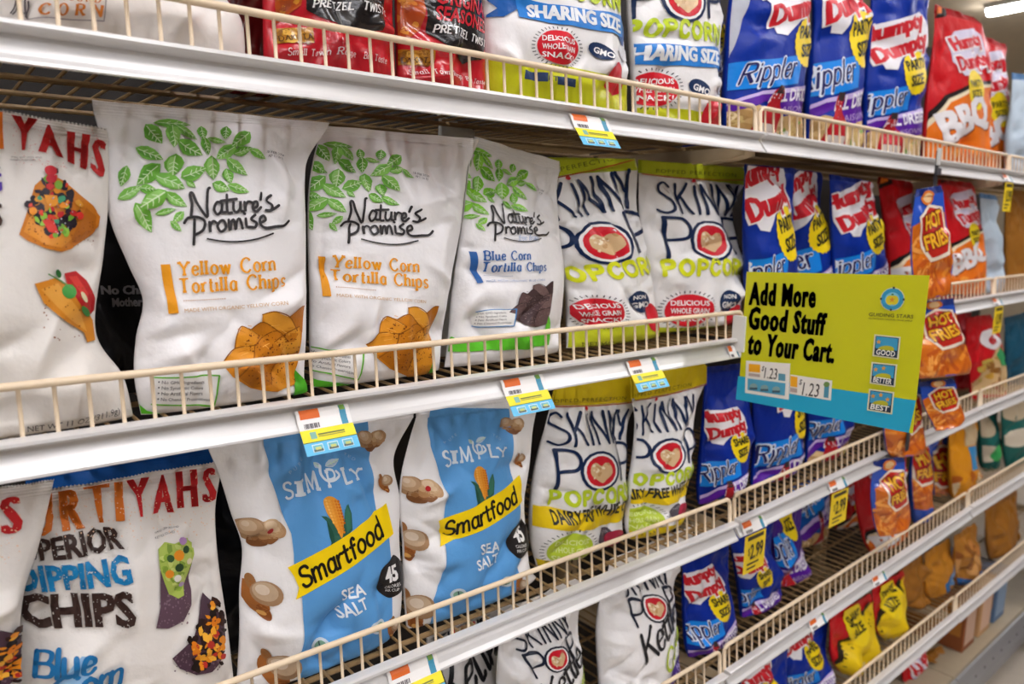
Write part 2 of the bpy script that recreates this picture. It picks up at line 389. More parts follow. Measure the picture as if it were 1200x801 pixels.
def design_natures(blue):
    A = Art(2.6); A.fr(100, 110, 4).p('leaf_print'); R = random.Random(3)
    gs = ['#7cbf4c', '#8cc95c', '#6fb33f'] if not blue else ['#86cf36', '#97d94a', '#78c22c']
    for L in LEAVES.split(';'): leaf(A, *(lambda q: (q[0]-(q[2]-q[0])*.06, q[1]-(q[3]-q[1])*.06, q[2]+(q[2]-q[0])*.06, q[3]+(q[3]-q[1])*.06, q[4]*1.25))([float(v) for v in L.split()]), R.choice(gs), R.choice(['#5fa238', '#9ad272', '#6db045']))
    A.p('brand_lettering'); script_natures(A, '#2f2c2e')
    A.p('title_lettering')
    if blue: A.text('free from', 680, 690, 850, 668, 40, '#7a9cc8', 4, 'script', width=.1)
    c = '#2f62a6' if blue else '#e79a1e'
    A.fr(100, 290, 4)
    A.xy('362 80 402 78 433 305 393 310', c, 2)
    if blue: A.text('Blue Corn', 440, 133, 780, 106, 66, c, 3, 'serif', width=.2)
    else: A.text('Yellow Corn', 436, 134, 888, 107, 66, c, 3, 'serif', width=.2)
    A.text('Tortilla Chips', 444, 214, 945, 184, 66, c, 3, 'serif', width=.2)
    R2 = np.linspace(0, 1, 19)
    for t in R2: A.ell(458+187*t, 250-12*t, 3, 3, '#b07a38' if not blue else '#5a6f9a', 2, n=6)
    A.text('MADE WITH ORGANIC '+('BLUE CORN' if blue else 'YELLOW CORN'), 458, 302, 935, 268, 17, '#c9a06a' if not blue else '#8094bd', 2, 'sans')
    A.p('date_code').fr(100, 110, 4)
    A.text('18 FEB 2026', 884, 268, 978, 280, 13, '#57535a', 2); A.text('AP 1 - 10 32', 892, 288, 966, 300, 13, '#57535a', 2)
    A.p('chip_picture').fr(100, 290, 4)
    base, tones, spk = ('#cf8420', ['#d98f26', '#c67a1a', '#dd9930', '#b96f17'], '#7a3f12') if not blue else ('#5a4444', ['#6a5252', '#4f3c3e', '#755d5b', '#473537'], '#8d7774')
    A.xy('635 540 690 470 695 420 725 370 770 378 815 345 818 310 880 297 945 322 1000 280 1032 270 1032 540 1010 655 900 675 760 650 680 600', base, 1)
    for i, q in enumerate(['690 470 700 410 727 370 800 405 780 460','770 380 822 345 905 395 800 410','816 312 880 297 950 322 1000 390 900 385 830 350','945 322 1004 278 1032 272 1032 400 1000 380',
              '640 538 690 470 790 455 770 520 700 560','780 460 900 390 960 440 900 520 800 530','880 440 1010 370 1030 480 960 520','690 590 790 520 900 540 860 640 770 648','860 640 900 530 1028 500 1012 650 920 672','840 400 1010 400 990 440 870 450']):
        A.xy(q, tones[i % 4], 2)
    ink = '#8f5410' if not blue else '#332628'
    for q in ('690 470 700 410 727 370 800 405','770 380 822 345 905 395','816 312 880 297 950 322 1000 390','945 322 1004 278 1030 272','640 538 690 470 790 455','780 460 840 405 900 390 960 440','880 440 950 395 1010 370','700 600 790 520 900 540','860 640 900 530 1028 500','780 455 770 520 700 560'):
        A.line(q, 5, ink, 3)
    A.specks(5, 150, (735, 395, 1020, 640), (2, 5), spk, 4)
    R = random.Random(9)
    for i in range(26):
        x, y = R.uniform(700, 980), R.uniform(360, 620); A.line('%f %f %f %f' % (x, y, x+R.uniform(10, 50), y+R.uniform(-20, 20)), 3, tones[1] if i % 2 else '#e6a84a' if not blue else '#86706c', 3)
    A.p('claims_panel')
    edge = '#69b536' if not blue else '#3d86c6'
    if blue: A.fr(100+14, 290-22, 4)
    A.xy('335 612 628 596 612 740 336 742', '#e9e7e3', 1)
    for q in ('335 612 628 596', '628 596 612 740', '612 740 336 742'): A.line(q, 7, edge, 2)
    for i, t in enumerate(('No GMO Ingredients', 'No Synthetic Colors', 'No Artificial Flavors', 'No Chemical Preservatives')):
        y = 640+i*27; A.ell(360, y-8, 4, 4, '#47454a', 2, n=6); A.text(t, 372, y, 372+(190 if i < 3 else 220), y-3, 16, '#47454a', 2)
    A.p('bottom_band').fr(100, 290, 4)
    gc = '#5fc22e'
    A.xy('225 815 270 733 318 775 420 790 640 770 640 860 225 860', gc, 1); A.p('bottom_band#2'); A.xy('1000 700 1020 575 1075 650 1080 760 640 800 900 740', gc if blue else '#4fae2a', 1)
    if blue: A.xy('220 860 225 740 400 760 640 750 1060 690 1080 800 1080 860', gc, 2)
    return A, [(180, 143), (343, 181), (336, 336), (198, 367)]
def design_nacho():
    A = Art(3.0).fr(0, 110, 6.667).p('brand_lettering'); R = '#b3201f'
    A.tquad('Y', '115 128 330 165 255 415 185 415', R, bold=.06); A.tquad('A', '380 205 450 215 540 475 328 425', R, bold=.06)
    A.tquad('H', '562 262 750 292 728 575 574 505', R, bold=.06); A.tquad('S', '775 320 880 350 860 660 760 580', R, bold=.06); A.rect(-60, 100, 45, 405, '#d9701f', 3)
    A.specks(1, 260, (115, 130, 820, 570), (1.5, 4), '#d4524a', 5)
    A.p('title_lettering'); A.rect(-70, 455, -20, 580, '#47302b', 2); A.tquad('R', '-70 450 20 440 20 575 -70 580', '#47302b', 3); A.tquad('G', '-80 615 30 605 34 760 -70 765', '#5a3fa0', 3); A.tquad('S', '-60 860 32 850 32 1040 -60 1045', '#4a332c', 3)
    A.text('SMALL BATCHES AND', 108, 478, 360, 490, 14, '#57504c', 2); A.text('HANDCRAFTED', 100, 505, 310, 512, 14, '#57504c', 2)
    A.p('chip_picture').fr(0, 230, 6.667)
    A.xy('155 300 205 160 290 -90 400 -190 520 -130 640 -30 760 60 825 150 818 230 760 290 650 360 560 410 470 432 350 405 220 350', '#c87822', 1)
    A.xy('190 280 240 150 330 0 420 60 560 330 470 400 350 380', '#d98e33', 2); A.xy('560 330 700 80 800 150 800 230 740 280 600 370', '#b86a1c', 2)
    A.specks(2, 90, (220, 150, 780, 400), (3, 7), '#8a4a14', 3)
    ins = lambda x, y: (abs(x-445)/235+abs(y-80)/330) < 1
    A.blobs(4, 110, (215, -230, 690, 350), (22, 48), ['#231a24', '#2b1f2c', '#1d1620', '#3a2026'], 3, ins)
    A.blobs(6, 60, (230, -230, 680, 330), (16, 40), ['#c22b2b', '#d9452e', '#e58f24', '#dd9a35', '#6fa338', '#8fbf45', '#3f8f6a'], 4, ins)
    A.ell(415, -205, 45, 42, '#c8303a', 5); A.ell(415, -140, 42, 36, '#b92232', 5); A.ell(470, -90, 30, 36, '#7fa83a', 5)
    A.xy('355 -10 455 -5 460 70 385 90', '#dc8f22', 5); A.xy('330 190 420 190 450 300 380 290', '#d23a30', 5); A.ell(632, 145, 32, 30, '#d8342c', 5)
    A.blobs(8, 24, (360, -60, 660, 300), (4, 8), ['#cfd2dc', '#8e8a9c'], 6, ins)
    A.fr(0, 267, 3)
    A.xy('118 195 190 175 240 200 290 260 335 330 345 402 312 408 300 372 220 322 150 262', '#cf8426', 1); A.xy('140 215 200 195 280 290 310 370 230 310', '#dd9c40', 2)
    A.xy('224 160 272 154 312 190 342 250 338 292 312 312 268 250 234 200', '#b01f22', 2); A.xy('240 175 275 175 310 235 300 260', '#c93a32', 3)
    A.line('165 160 205 185 250 215', 5, '#5d8a4a', 4); A.ell(200, 160, 9, 18, '#2f6a34', 4, -20); A.ell(240, 225, 26, 22, '#3f8f3c', 4, 30); A.ell(300, 292, 24, 10, '#3a8236', 4, 50); A.ell(292, 245, 20, 8, '#d8cfa6', 4, 60)
    A.specks(9, 40, (150, 200, 330, 390), (2, 3.5), '#8a4a14', 3)
    A.p('weight_line').fr(0, 440, 5.714)
    A.text('NET WT 11 OZ (311.9g)', 190, 372, 822, 272, 40, '#3b3a3c', 2, slant=.1)
    return A, [(0, 100), (150, 100), (150, 500), (0, 500)]
def design_blue_dip():
    A = Art(2.6).fr(0, 540, 3.068).p('brand_lettering'); R, O = '#c1272a', '#e0792b'
    for ch, q, c in (('S','28 168 104 152 112 318 30 338',R),('U','118 150 200 138 208 290 126 302',O),('R','222 128 312 118 322 272 236 280',O),('T','310 106 412 96 408 250 362 250',O),('I','428 98 460 95 464 236 436 238',O),
                     ('Y','468 86 558 78 540 220 512 222',R),('A','590 70 622 68 652 210 568 214',R),('H','652 56 732 48 742 188 664 196',R),('S','752 48 800 40 808 168 756 176',R)):
        A.tquad(ch, q, c, 3, .05)
    A.specks(1, 420, (40, 50, 800, 300), (1, 3), '#f0c9a8', 5)
    A.p('title_lettering'); D, B = '#3e2c27', '#1d7fb8'
    A.text('SUPERIOR', 48, 402, 464, 330, 78, D, 3, bold=.0301); A.text('DIPPING', 82, 502, 482, 438, 88, B, 3, bold=.032); A.text('CHIPS', 92, 622, 490, 580, 118, D, 3, bold=.031)
    A.specks(2, 420, (80, 270, 490, 620), (1, 2.6), '#d8d2ca', 5)
    A.xy('196 800 260 720 290 690 322 686 340 700 300 745 330 760 250 801', '#8fb6d6', 1)
    A.text('Blue', 128, 788, 350, 738, 84, '#1f6fa8', 3, 'script', width=.2); A.text('Corn', 205, 850, 455, 785, 84, '#1f6fa8', 3, 'script', width=.2)
    A.p('claims_lettering'); A.text('HAND CRAFTED AND', 570, 283, 668, 268, 7, '#4a4644', 2); A.text('KETTLE COOKED', 570, 299, 650, 286, 7, '#4a4644', 2)
    A.p('chip_picture'); pu = '#5d4552'
    A.xy('578 400 572 520 556 592 600 595 660 575 692 530 697 480 690 430 715 360 700 330', pu, 1); A.specks(3, 60, (565, 480, 690, 590), (2, 4), '#7d6672', 2)
    A.xy('576 330 600 312 640 318 690 302 716 320 717 362 694 402 670 450 664 495 640 502 605 482 590 440 576 390', '#a9bd57', 2)
    A.blobs(5, 40, (585, 320, 705, 490), (8, 18), ['#c3d176', '#8fae3f', '#b5c766', '#7f9c3a'], 3, lambda x, y: x > 585+(y-320)*.05 and x < 712-(y-320)*.28)
    for x, y, r, c in ((650, 355, 20, '#e8932a'), (610, 412, 17, '#e58f2a'), (680, 342, 14, '#2f4f2c'), (617, 362, 14, '#3a5a30'), (648, 394, 17, '#2f4a2a'), (640, 430, 15, '#e9e6dc'), (672, 312, 16, '#b58cc4'), (655, 455, 12, '#b9a0c0'), (690, 380, 12, '#e0d5b0')): A.ell(x, y, r, r*.85, c, 4, n=9)
    A.xy('750 503 790 540 818 600 822 660 800 722 760 757 700 762 640 737 612 700 650 670 690 640 715 590 737 530', '#4a3440', 1); A.specks(4, 60, (620, 680, 800, 755), (2, 4), '#6d5560', 2)
    ins = lambda x, y: 612 < x < 815 and y > 520 and (x-715) > -(y-600)*.9 and y < 745
    A.blobs(7, 60, (680, 530, 815, 740), (9, 20), ['#2a1a18', '#3a2018', '#1f1512'], 3, ins)
    A.blobs(8, 55, (690, 540, 812, 735), (8, 17), ['#e08a1e', '#eaa32c', '#d97a1c', '#f0b13a', '#b8322a'], 4, ins)
    return A, [(40, 580), (258, 556), (270, 760), (30, 790)]
def popkernel(A, x, y, r, seed):
    R = random.Random(seed)
    def lump(cx, cy, a, c, z):
        q = []
        for k in range(10):
            t = k*math.pi/5; j = a*R.uniform(.86, 1.12); q.append((cx+math.cos(t)*j, cy+math.sin(t)*j*.85))
        A.poly(q, c, z, True)
    for u, v, a, c in ((-.1, .5, .5, '#7a4d2a'), (.3, .35, .4, '#8d5c34'), (-.45, .05, .62, '#a5815d'), (.45, -.02, .56, '#b8916a')): lump(x+u*r, y+v*r, a*r, c, 1)
    for u, v, a, c in ((-.5, -.05, .48, '#bd9a76'), (.42, -.1, .42, '#cfae88'), (.68, .1, .26, '#c29c74'), (.2, .3, .28, '#b08458')): lump(x+u*r, y+v*r, a*r, c, 2)
    for u, v, a, c in ((-.55, -.14, .32, '#cfb292'), (.36, -.2, .26, '#e0c6a4'), (.62, -.02, .16, '#dcc09c'), (.1, .1, .18, '#c9a67c'), (-.2, .48, .16, '#96683e')): lump(x+u*r, y+v*r, a*r, c, 3)
    lump(x-.62*r, y-.2*r, .16*r, '#dcc6ac', 4)
    if seed % 3 == 0: A.ell(x+r*.35, y+r*.02, r*.13, r*.15, '#b5262a', 4)
def popball(A, x, y, r, ang=0):
    ca, sa = math.cos(math.radians(ang)), math.sin(math.radians(ang)); P = lambda u, v: (x+(u*ca-v*sa)*r, y+(u*sa+v*ca)*r)
    A.ell(*P(-.25, .3), r*.95, r*.5, '#a3642f', 1, ang+50); A.ell(*P(.25, .9), r*.42, r*.28, '#8a4e22', 1, ang+50); A.ell(*P(-.55, -.45), r*.4, r*.22, '#9a6a3e', 1, ang+70)
    A.ell(*P(.2, -.1), r*.72, r*.62, '#a58260', 2, ang); A.ell(*P(.12, -.18), r*.56, r*.48, '#c3a88a', 3, ang); A.ell(*P(-.02, -.24), r*.3, r*.26, '#dccab4', 4, ang); A.ell(*P(.2, .95), r*.2, r*.12, '#d9a35a', 3, ang)
def design_smart():
    A = Art(2.6).p('blue_panel').fr(245, 490, 5)
    bl = '#5b9bd5'
    A.xy('364 60 364 130 372 230 385 360 420 470 445 560 490 680 500 800 500 855 535 1045 542 1200 540 1290 520 1400 530 1560 1085 1400 1092 1200 1088 900 1070 690 1010 560 1003 400 1000 220 985 30', bl, 1)
    A.p('popcorn_picture')
    popkernel(A, 330, 665, 130, 3); A.p('popcorn_picture#2').fr(245, 641, 5); popball(A, 330, 290, 115, 10); A.p('popcorn_picture#3'); popball(A, 430, 720, 125, 0); A.p('popcorn_picture#4').fr(245, 490, 5)
    popkernel(A, 1010, 140, 90, 4); A.p('popcorn_picture#5'); popball(A, 1090, 400, 55, 0); A.p('popcorn_picture#6').fr(245, 641, 5); popball(A, 1110, 480, 60, 30); A.fr(245, 490, 5)
    A.p('brand_lettering'); w = '#dfe9f2'
    for ch, x0, y0, x1, y1, h in (('S', 470, 492, 530, 480, 100), ('I', 535, 474, 585, 466, 100), ('M', 598, 458, 690, 440, 108), ('L', 806, 396, 868, 388, 88), ('Y', 868, 392, 952, 382, 68)): A.text(ch, x0, y0, x1, y1, h, w, 3, 'slab', width=.17, serif=.14)
    A.text('P', 722, 420, 775, 412, 100, w, 3, 'slab', width=.17, serif=.14)
    A.line('690 300 690 345 715 378 750 378 785 350 770 325', 13, w, 3); leaf(A, 715, 300, 800, 258, 42, '#c3d6e6', '#a9c3da'); leaf(A, 690, 312, 660, 284, 34, '#c3d6e6', '#a9c3da')
    for ch, x, y, r in (('P', 490, 330, -50), ('U', 512, 308, -45), ('R', 535, 288, -38), ('E', 560, 270, -30)):
        c, s_ = math.cos(math.radians(r)), math.sin(math.radians(r)); A.text(ch, x, y, x+17*c, y+17*s_, 20, '#9dbfe0', 3)
    for ch, x, y, r in (('T', 845, 245, 18), ('E', 870, 256, 28), ('D', 892, 268, 36)):
        c, s_ = math.cos(math.radians(r)), math.sin(math.radians(r)); A.text(ch, x, y, x+17*c, y+17*s_, 20, '#9dbfe0', 3)
    A.p('corn_picture')
    A.xy('725 690 700 740 712 752 742 738 775 690 800 688 835 650 838 560 822 505 800 540 790 600 770 690 725 600 692 580 662 578 695 610 705 660', '#2f5f4f', 2); A.xy('690 600 720 660 735 760 712 735 700 690', '#24503f', 3); A.xy('795 560 812 510 830 560 826 640 800 670', '#3b7560', 3)
    A.xy('718 468 750 474 775 510 785 580 782 640 768 695 745 650 720 600 698 560 694 500', '#e59b35', 3, True)
    for i in range(11):
        for j in range(5):
            x = 706+j*15+i*3.2; y = 492+i*17
            if j in (0, 4) and i > 7: continue
            A.ell(x, y, 6.5, 7.5, ['#f2b757', '#eda43e', '#e28f2c', '#d47a24', '#c0651c'][j], 4, n=8)
    A.p('yellow_banner')
    A.xy('465 875 1070 518 1100 690 500 1052 520 985 495 920', '#fbd70f', 3)
    k = '#1c1712'
    A.text('Smartfood', 545, 985, 1060, 678, 105, k, 5, 'script', width=.17, nib=.1, gap=.12)
    A.p('title_lettering').fr(245, 641, 5)
    A.text('SEA', 772, 305, 908, 264, 72, '#eef3f8', 3, bold=.02); A.text('SALT', 762, 410, 922, 342, 72, '#eef3f8', 3, bold=.02)
    A.p('calorie_badge')
    A.xy('1100 58 1065 90 1010 130 992 200 1008 270 1060 308 1115 295 1170 250 1185 180 1160 110', '#221e1d', 3, True); A.text('45', 1040, 216, 1130, 200, 92, WHITE, 5, bold=.04)
    A.text('CALORIES', 1045, 248, 1135, 236, 18, WHITE, 5); A.text('PER CUP', 1052, 275, 1130, 262, 18, WHITE, 5)
    A.p('claims_panel')
    for x, y in ((655, 575), (985, 460)): A.ell(x, y, 52, 38, '#cfd9e0', 2, -15); A.ell(x, y, 34, 24, '#7fa890', 3, -15); A.line('%f %f %f %f' % (x-8, y-18, x+6, y+16), 8, '#31404a', 4)
    A.xy('780 540 812 500 820 540', '#3e8a4a', 2); A.xy('815 535 885 478 890 512 830 540', '#33475e', 2)
    return A, [(338, 570), (459, 594), (457, 702), (346, 700)]
def skinny_letters(A, y0, y1, c, x0=0, x1=100, wob=0):
    h = y1-y0; xs = [(0, 17), (22, 18), (44, 6), (54, 17), (76, 0)]
    A.p('brand_lettering'); q = lambda u, v: (x0+(x1-x0)*u/100, y0+h*v)
    def L(*pts, sm=False): A.line(' '.join('%f %f' % q(*p) for p in pts), 3.0*(x1-x0)/100+.2, c, 3, sm)
    L((15, .14), (9, 0), (2, .1), (1, .3), (8, .45), (16, .62), (15, .88), (8, 1), (0, .9), sm=True)
    L((23, .03), (23, 1)); L((37, 0), (24, .55)); L((27, .45), (39, 1)); L((46, .08), (46, 1)); L((54, 1), (54, .02), (67, 1), (67, 0)); L((74, 1), (74, .02), (87, 1), (87, 0)); L((90, 0), (96, .55)); L((103, 0), (93, 1))
    A.ell(*q(46, -.1), 2.4, 2.4, '#c8242f', 3)
def skinny_pop(A, ty, h, c):
    s = h/52
    def L(*p, sm=False): A.line(' '.join('%f %f' % (x, ty+y*s) for x, y in p), 4.0, c, 3, sm)
    L((4, 0), (6, 52)); L((4, 0), (22, 2), (29, 14), (24, 27), (5, 30), sm=True); L((82, -2), (84, 46)); L((82, -2), (97, 0), (104, 12), (100, 24), (84, 27), sm=True)
    A.p('heart_logo'); cy = ty+30*s
    A.ell(53, cy, 26, 27*s, c, 3); A.ell(53, cy, 22.5, 23.5*s, WHITE, 4); A.ell(53, cy, 19.5, 20.5*s, '#cf2230', 5)
    A.xy(' '.join('%f %f' % (53+a, cy+b*s) for a, b in ((-13, -8), (-7, -12), (0, -7), (6, -11), (13, -6), (14, 4), (6, 12), (1, 16), (-6, 11), (-14, 3))), '#d9b78b', 6, True)
    A.blobs(4, 14, (42, cy-9*s, 64, cy+10*s), (1.5, 3.4), ['#e9d3ae', '#c79c6a', '#b78552', '#f0e2c6'], 7)
def badge(A, x, y, r, col, l1, dots='#3a3a40', tc=WHITE):
    for i in range(36):
        a = i*math.pi/18; A.line('%f %f %f %f' % (x+math.cos(a)*r*1.1, y+math.sin(a)*r*1.04, x+math.cos(a)*r*1.22, y+math.sin(a)*r*1.14), .9, dots, 2)
    A.ell(x, y, r, r*.94, col, 2, n=26)
    for i, t in enumerate(l1): A.text(t, x-r*.78, y-r*.28+i*r*.45, x+r*.78, y-r*.28+i*r*.45, r*.3, tc, 4, bold=.02)
def design_skinny(kind):
    A = Art(2.6)
    if kind in ('g', 'df', 'share'):
        skinny_letters(A, 0, 41, NAVY); skinny_pop(A, 47, 50, NAVY)
        A.p('title_lettering'); pc = '#dde329' if kind == 'g' else '#bfd22f'
        A.text('POPCORN', 0, 118, 103, 117, 17, pc, 3, 'round', width=.3, gap=.36)
    if kind in ('g', 'df'):
        bc, tc_ = ('#bcc728', '#6a7420') if kind == 'g' else ('#d9bf1e', '#7a6a1c')
        A.p('top_band').xy('-80 -60 160 -60 160 -16 104 -10 50 -8 -4 -10 -80 -18', bc, 1); A.line('-80 -17 -4 -9 50 -7 104 -9 160 -15', 1.2, '#c2562a', 2); A.text('POPPED PERFECTION', 0, -13, 100, -13, 5.5, tc_, 3, sp=1.2)
    if kind == 'g':
        A.p('bottom_band').rect(-40, 180, 140, 240, '#c4cc2c', 1); A.text('NET WT 4.4 OZ', 5, 205, 60, 205, 6, '#5c6420', 2)
        A.p('snack_badge'); badge(A, 26, 160, 20, '#cf2230', ('DELICIOUS', 'WHOLE GRAIN', 'SNACK!'))
        A.p('claims_badge'); A.ell(68, 151, 10.5, 14, '#1f3358', 3); A.text('NON', 62, 147, 74, 147, 5, WHITE, 5, bold=.02); A.text('GMO', 60, 158, 77, 158, 7.5, WHITE, 5, bold=.03)
        A.xy('79 154 70 171 73 187 80 191 87 186 89 171', '#cf2a36', 4, True)
    if kind == 'df':
        A.p('flavor_band').xy('-20 118 30 128 70 128 130 112 130 138 70 152 30 152 -20 146', '#e9c81c', 2); A.text('DAIRY FREE WHITE CHEDDAR', 2, 143, 128, 131, 17, '#33322c', 4, bold=.03)
        A.p('snack_badge'); badge(A, 24, 178, 24, '#b7cc3a', ('DELICIOUS', 'WHOLE GRAIN', 'SNACK!'), tc='#dbe69a')
        A.p('claims_badge'); A.ell(66, 167, 12, 12, '#55505a', 3); A.text('NON', 58, 164, 74, 164, 5, '#bab6bc', 5); A.xy('80 160 70 172 72 186 82 190 92 178 92 165', '#a32c42', 4, True)
        A.p('bottom_band').xy('-30 186 20 198 120 186 130 250 -30 250', '#dfc320', 1)
    if kind == 'share':
        A.p('sharing_ribbon').xy('-32 122 -2 116 2 128 -20 146 -34 146 -24 136', '#1c5aa8', 2); A.xy('-10 122 20 128 60 128 104 122 104 146 60 150 20 150 -8 146', '#2f7fd0', 3); A.xy('96 146 106 158 110 132 104 124', '#17488c', 2)
        A.text('SHARING SIZE', 0, 145, 100, 143, 15.5, '#eef2f6', 5, bold=.045)
        A.p('snack_badge'); badge(A, 26, 176, 20, '#cf2230', ('DELICIOUS', 'WHOLE GRAIN', 'SNACK!'))
        A.p('claims_badge'); A.ell(70, 172, 14, 9, '#1f3358', 3, 15); A.text('GMO', 61, 174, 82, 179, 7, WHITE, 5, bold=.03); A.xy('92 178 78 192 80 208 92 214 104 206 102 190', '#cf2a36', 4, True); A.ell(104, 164, 11, 9, '#e4e2e2', 2)
        A.p('bottom_band').rect(-60, 196, 150, 260, '#c6ca25', 1); A.text('NET WT', 10, 214, 40, 216, 6, '#3b4a66', 2); A.rect(-5, 206, 16, 216, '#33456a', 2); A.rect(24, 209, 42, 218, '#33456a', 2)
    if kind in ('k', 'kp'):
        skinny_letters(A, 0, 27, '#23293a'); skinny_pop(A, 32, 34, '#23293a')
        A.p('title_lettering'); A.text('Kettle', 4, 114, 112, 78, 34, '#222226', 3, 'script', width=.16, nib=.4, gap=.04); A.p('flavor_lettering'); A.text('Corn', 48, 138, 118, 112, 27, '#b9cf3a', 3, 'script', width=.16, nib=.4, gap=.04)
        A.p('flavor_band').xy('-90 128 -40 150 20 154 140 122 140 146 20 182 -40 176 -90 156', '#4b2f86' if kind == 'kp' else '#9a7fc0', 2); A.text('SWEET & SALTY', 30, 168, 120, 144, 11, '#b9a8d8', 4, bold=.02)
    return A, {'g': [(0, 0), (100, 0), (100, 118), (0, 118)], 'df': [(0, 0), (100, 0), (100, 118), (0, 118)], 'share': [(0, 0), (100, 0), (100, 118), (0, 118)]}.get(kind, [(0, 0), (100, 0), (100, 62), (10, 68)])
def outlined(A, txt, x0, y0, x1, y1, h, fill, edge, z=4, b=.03):
    A.text(txt, x0-1, y0+1, x1+1, y1+1, h*1.12, edge, z, bold=b+.07); A.text(txt, x0+.5, y0-.3, x1-.5, y1-.3, h*.96, fill, z+2, bold=b)
def design_rippler(kind):
    A = Art(2.8)
    if kind != 'blue':
        A.p('edge_strip').rect(-12, -40, 5, 118, '#b9bcc6', 1)
    A.p('brand_logo')
    A.xy('10 42 16 30 50 25 84 17 93 32 95 50 60 58 46 74 36 73 24 52', '#e9e6ea', 2)
    outlined(A, 'Humpty', 15, 47, 88, 31, 16, '#c8202c', '#f0ecec', 4, .06); outlined(A, 'Dumpty', 28, 68, 93, 49, 17, '#c8202c', '#f0ecec', 4, .06)
    A.p('size_badge')
    bx, by = (75, 75); A.poly([(bx+math.cos(t)*(20+(k % 2))*.98, by+math.sin(t)*(20+(k % 2)*1.2)) for k, t in ((k, k*math.pi/24) for k in range(48))], '#f2d417', 3)
    w = 'PARTY' if kind == 'party' else 'SHARE'
    A.text(w, bx-15, by, bx+16, by-6, 10, '#2b2a1e', 5, bold=.034); A.text('SIZE', bx-9, by+14, bx+14, by+9, 10, '#2b2a1e', 5, bold=.034)
    A.p('flavor_ribbon').xy('-4 98 40 93 68 87 70 110 40 117 -4 121', '#1583e0', 2); A.text('Rippler', 15, 115, 65, 104.6, 16, '#dfe6f2', 4, 'script', width=.26, nib=.3, gap=.1); A.text('Rippler', 15.8, 114.7, 64.4, 104.4, 15.4, '#23225c', 6, 'script', width=.15, nib=.3, gap=.17)
    A.p('flavor_band').xy('-4 140 34 122 60 118 110 106 110 128 70 136 40 128 -4 150', '#5a1f9a', 2); A.xy('-4 138 34 120 60 115 110 103 110 106 60 119 34 123 -4 142', '#c9b6e4', 3)
    A.text('ALL DRESSED', 42, 129, 106, 117, 10, '#ece8f0', 4, bold=.03); A.text('ASSAISONNEES', 44, 138, 106, 127, 5, '#bfa6d8', 4)
    A.p('chip_picture').xy('-6 150 34 132 64 138 110 126 112 175 -6 175', '#c9a874', 1)
    A.blobs(3, 40, (-2, 136, 106, 172), (5, 10), ['#dcc091', '#b9935c', '#e6d0a4', '#a98552', '#cbb074'], 2); A.blobs(5, 10, (60, 140, 104, 170), (2, 4), ['#7d9a4a', '#e8e6e0'], 3)
    A.xy('44 118 52 117 54 128 62 138 62 160 38 160 38 140 43 130', '#b5202a', 4, True); A.rect(45, 115, 52, 121, '#3a2f30', 5); A.rect(40, 146, 60, 156, '#d9cfc6', 5)
    return A, [(0, 97), (68, 88), (100, 150), (0, 150)]
def design_bbq():
    A = Art(2.8)
    A.p('edge_strip').rect(-14, -10, 4, 160, '#b7b2b4', 1)
    A.p('brand_logo').xy('46 34 58 22 98 12 108 20 108 54 84 70 60 74 48 60', '#cfc9dc', 2); outlined(A, 'Humpty', 50, 48, 106, 32, 17, '#c8202c', '#efecec', 4, .05); outlined(A, 'Dumpty', 54, 70, 107, 56, 17, '#c8202c', '#efecec', 4, .05)
    A.p('flavor_panel').xy('0 162 8 128 34 96 70 80 112 72 112 165 0 165', '#1c1414', 2); A.xy('4 162 12 130 38 99 72 83 112 76 112 165', '#e9d9b8', 3); A.xy('8 162 16 132 40 102 74 86 112 79 112 165', '#e4731c', 4)
    A.text('BBQ', 36, 139, 99, 113, 27, '#7a3416', 6, bold=.04); A.text('BBQ', 34, 138, 98, 112, 27, '#e6e2e4', 8, bold=.05)
    A.blobs(3, 18, (30, 140, 105, 162), (4, 8), ['#c9571a', '#f09a3a', '#d9651a'], 5)
    A.p('size_badge').ell(76, 86, 13, 20, '#efd21c', 6); A.text('PARTY', 67, 85, 86, 82, 7, '#2b2a1e', 9, bold=.02); A.text('SIZE', 69, 95, 84, 92, 7, '#2b2a1e', 9, bold=.02)
    A.p('top_patch').xy('-4 -14 40 -14 46 4 20 12 -4 18', '#1c1414', 2); A.xy('-4 -14 34 -14 36 2 -4 12', '#e4731c', 3)
    return A, [(0, 0), (100, 0), (100, 150), (0, 150)]
def design_hot():
    A = Art(3.2).p('chip_window')
    A.xy('14 62 46 50 104 44 106 156 10 156', '#cf6a1a', 1); R = random.Random(5)
    for i in range(60):
        x, y, a = R.uniform(14, 100), R.uniform(62, 148), R.uniform(0, 3.1); d = (math.cos(a)*12, math.sin(a)*12)
        A.line('%f %f %f %f' % (x-d[0], y-d[1], x+d[0], y+d[1]), 6, R.choice(['#e58a2c', '#d9741c', '#b9531a', '#f0a24a', '#c65f18']), 2)
    A.p('brand_logo')
    A.xy('30 48 60 30 98 36 104 78 96 100 52 108 36 90', '#efe2cc', 4); A.xy('34 50 60 35 95 40 100 76 92 96 54 103 40 88', '#b8261c', 5)
    outlined(A, 'HOT', 44, 68, 94, 60, 22, '#f0b429', '#7a1c14', 6); outlined(A, 'FRIES', 44, 94, 96, 84, 20, '#f0b429', '#7a1c14', 6)
    A.p('flavor_patch').ell(58, 20, 18, 12, '#d9772a', 3); A.ell(58, 20, 12, 8, '#e8c08a', 4)
    return A, [(0, 0), (100, 0), (100, 150), (0, 150)]
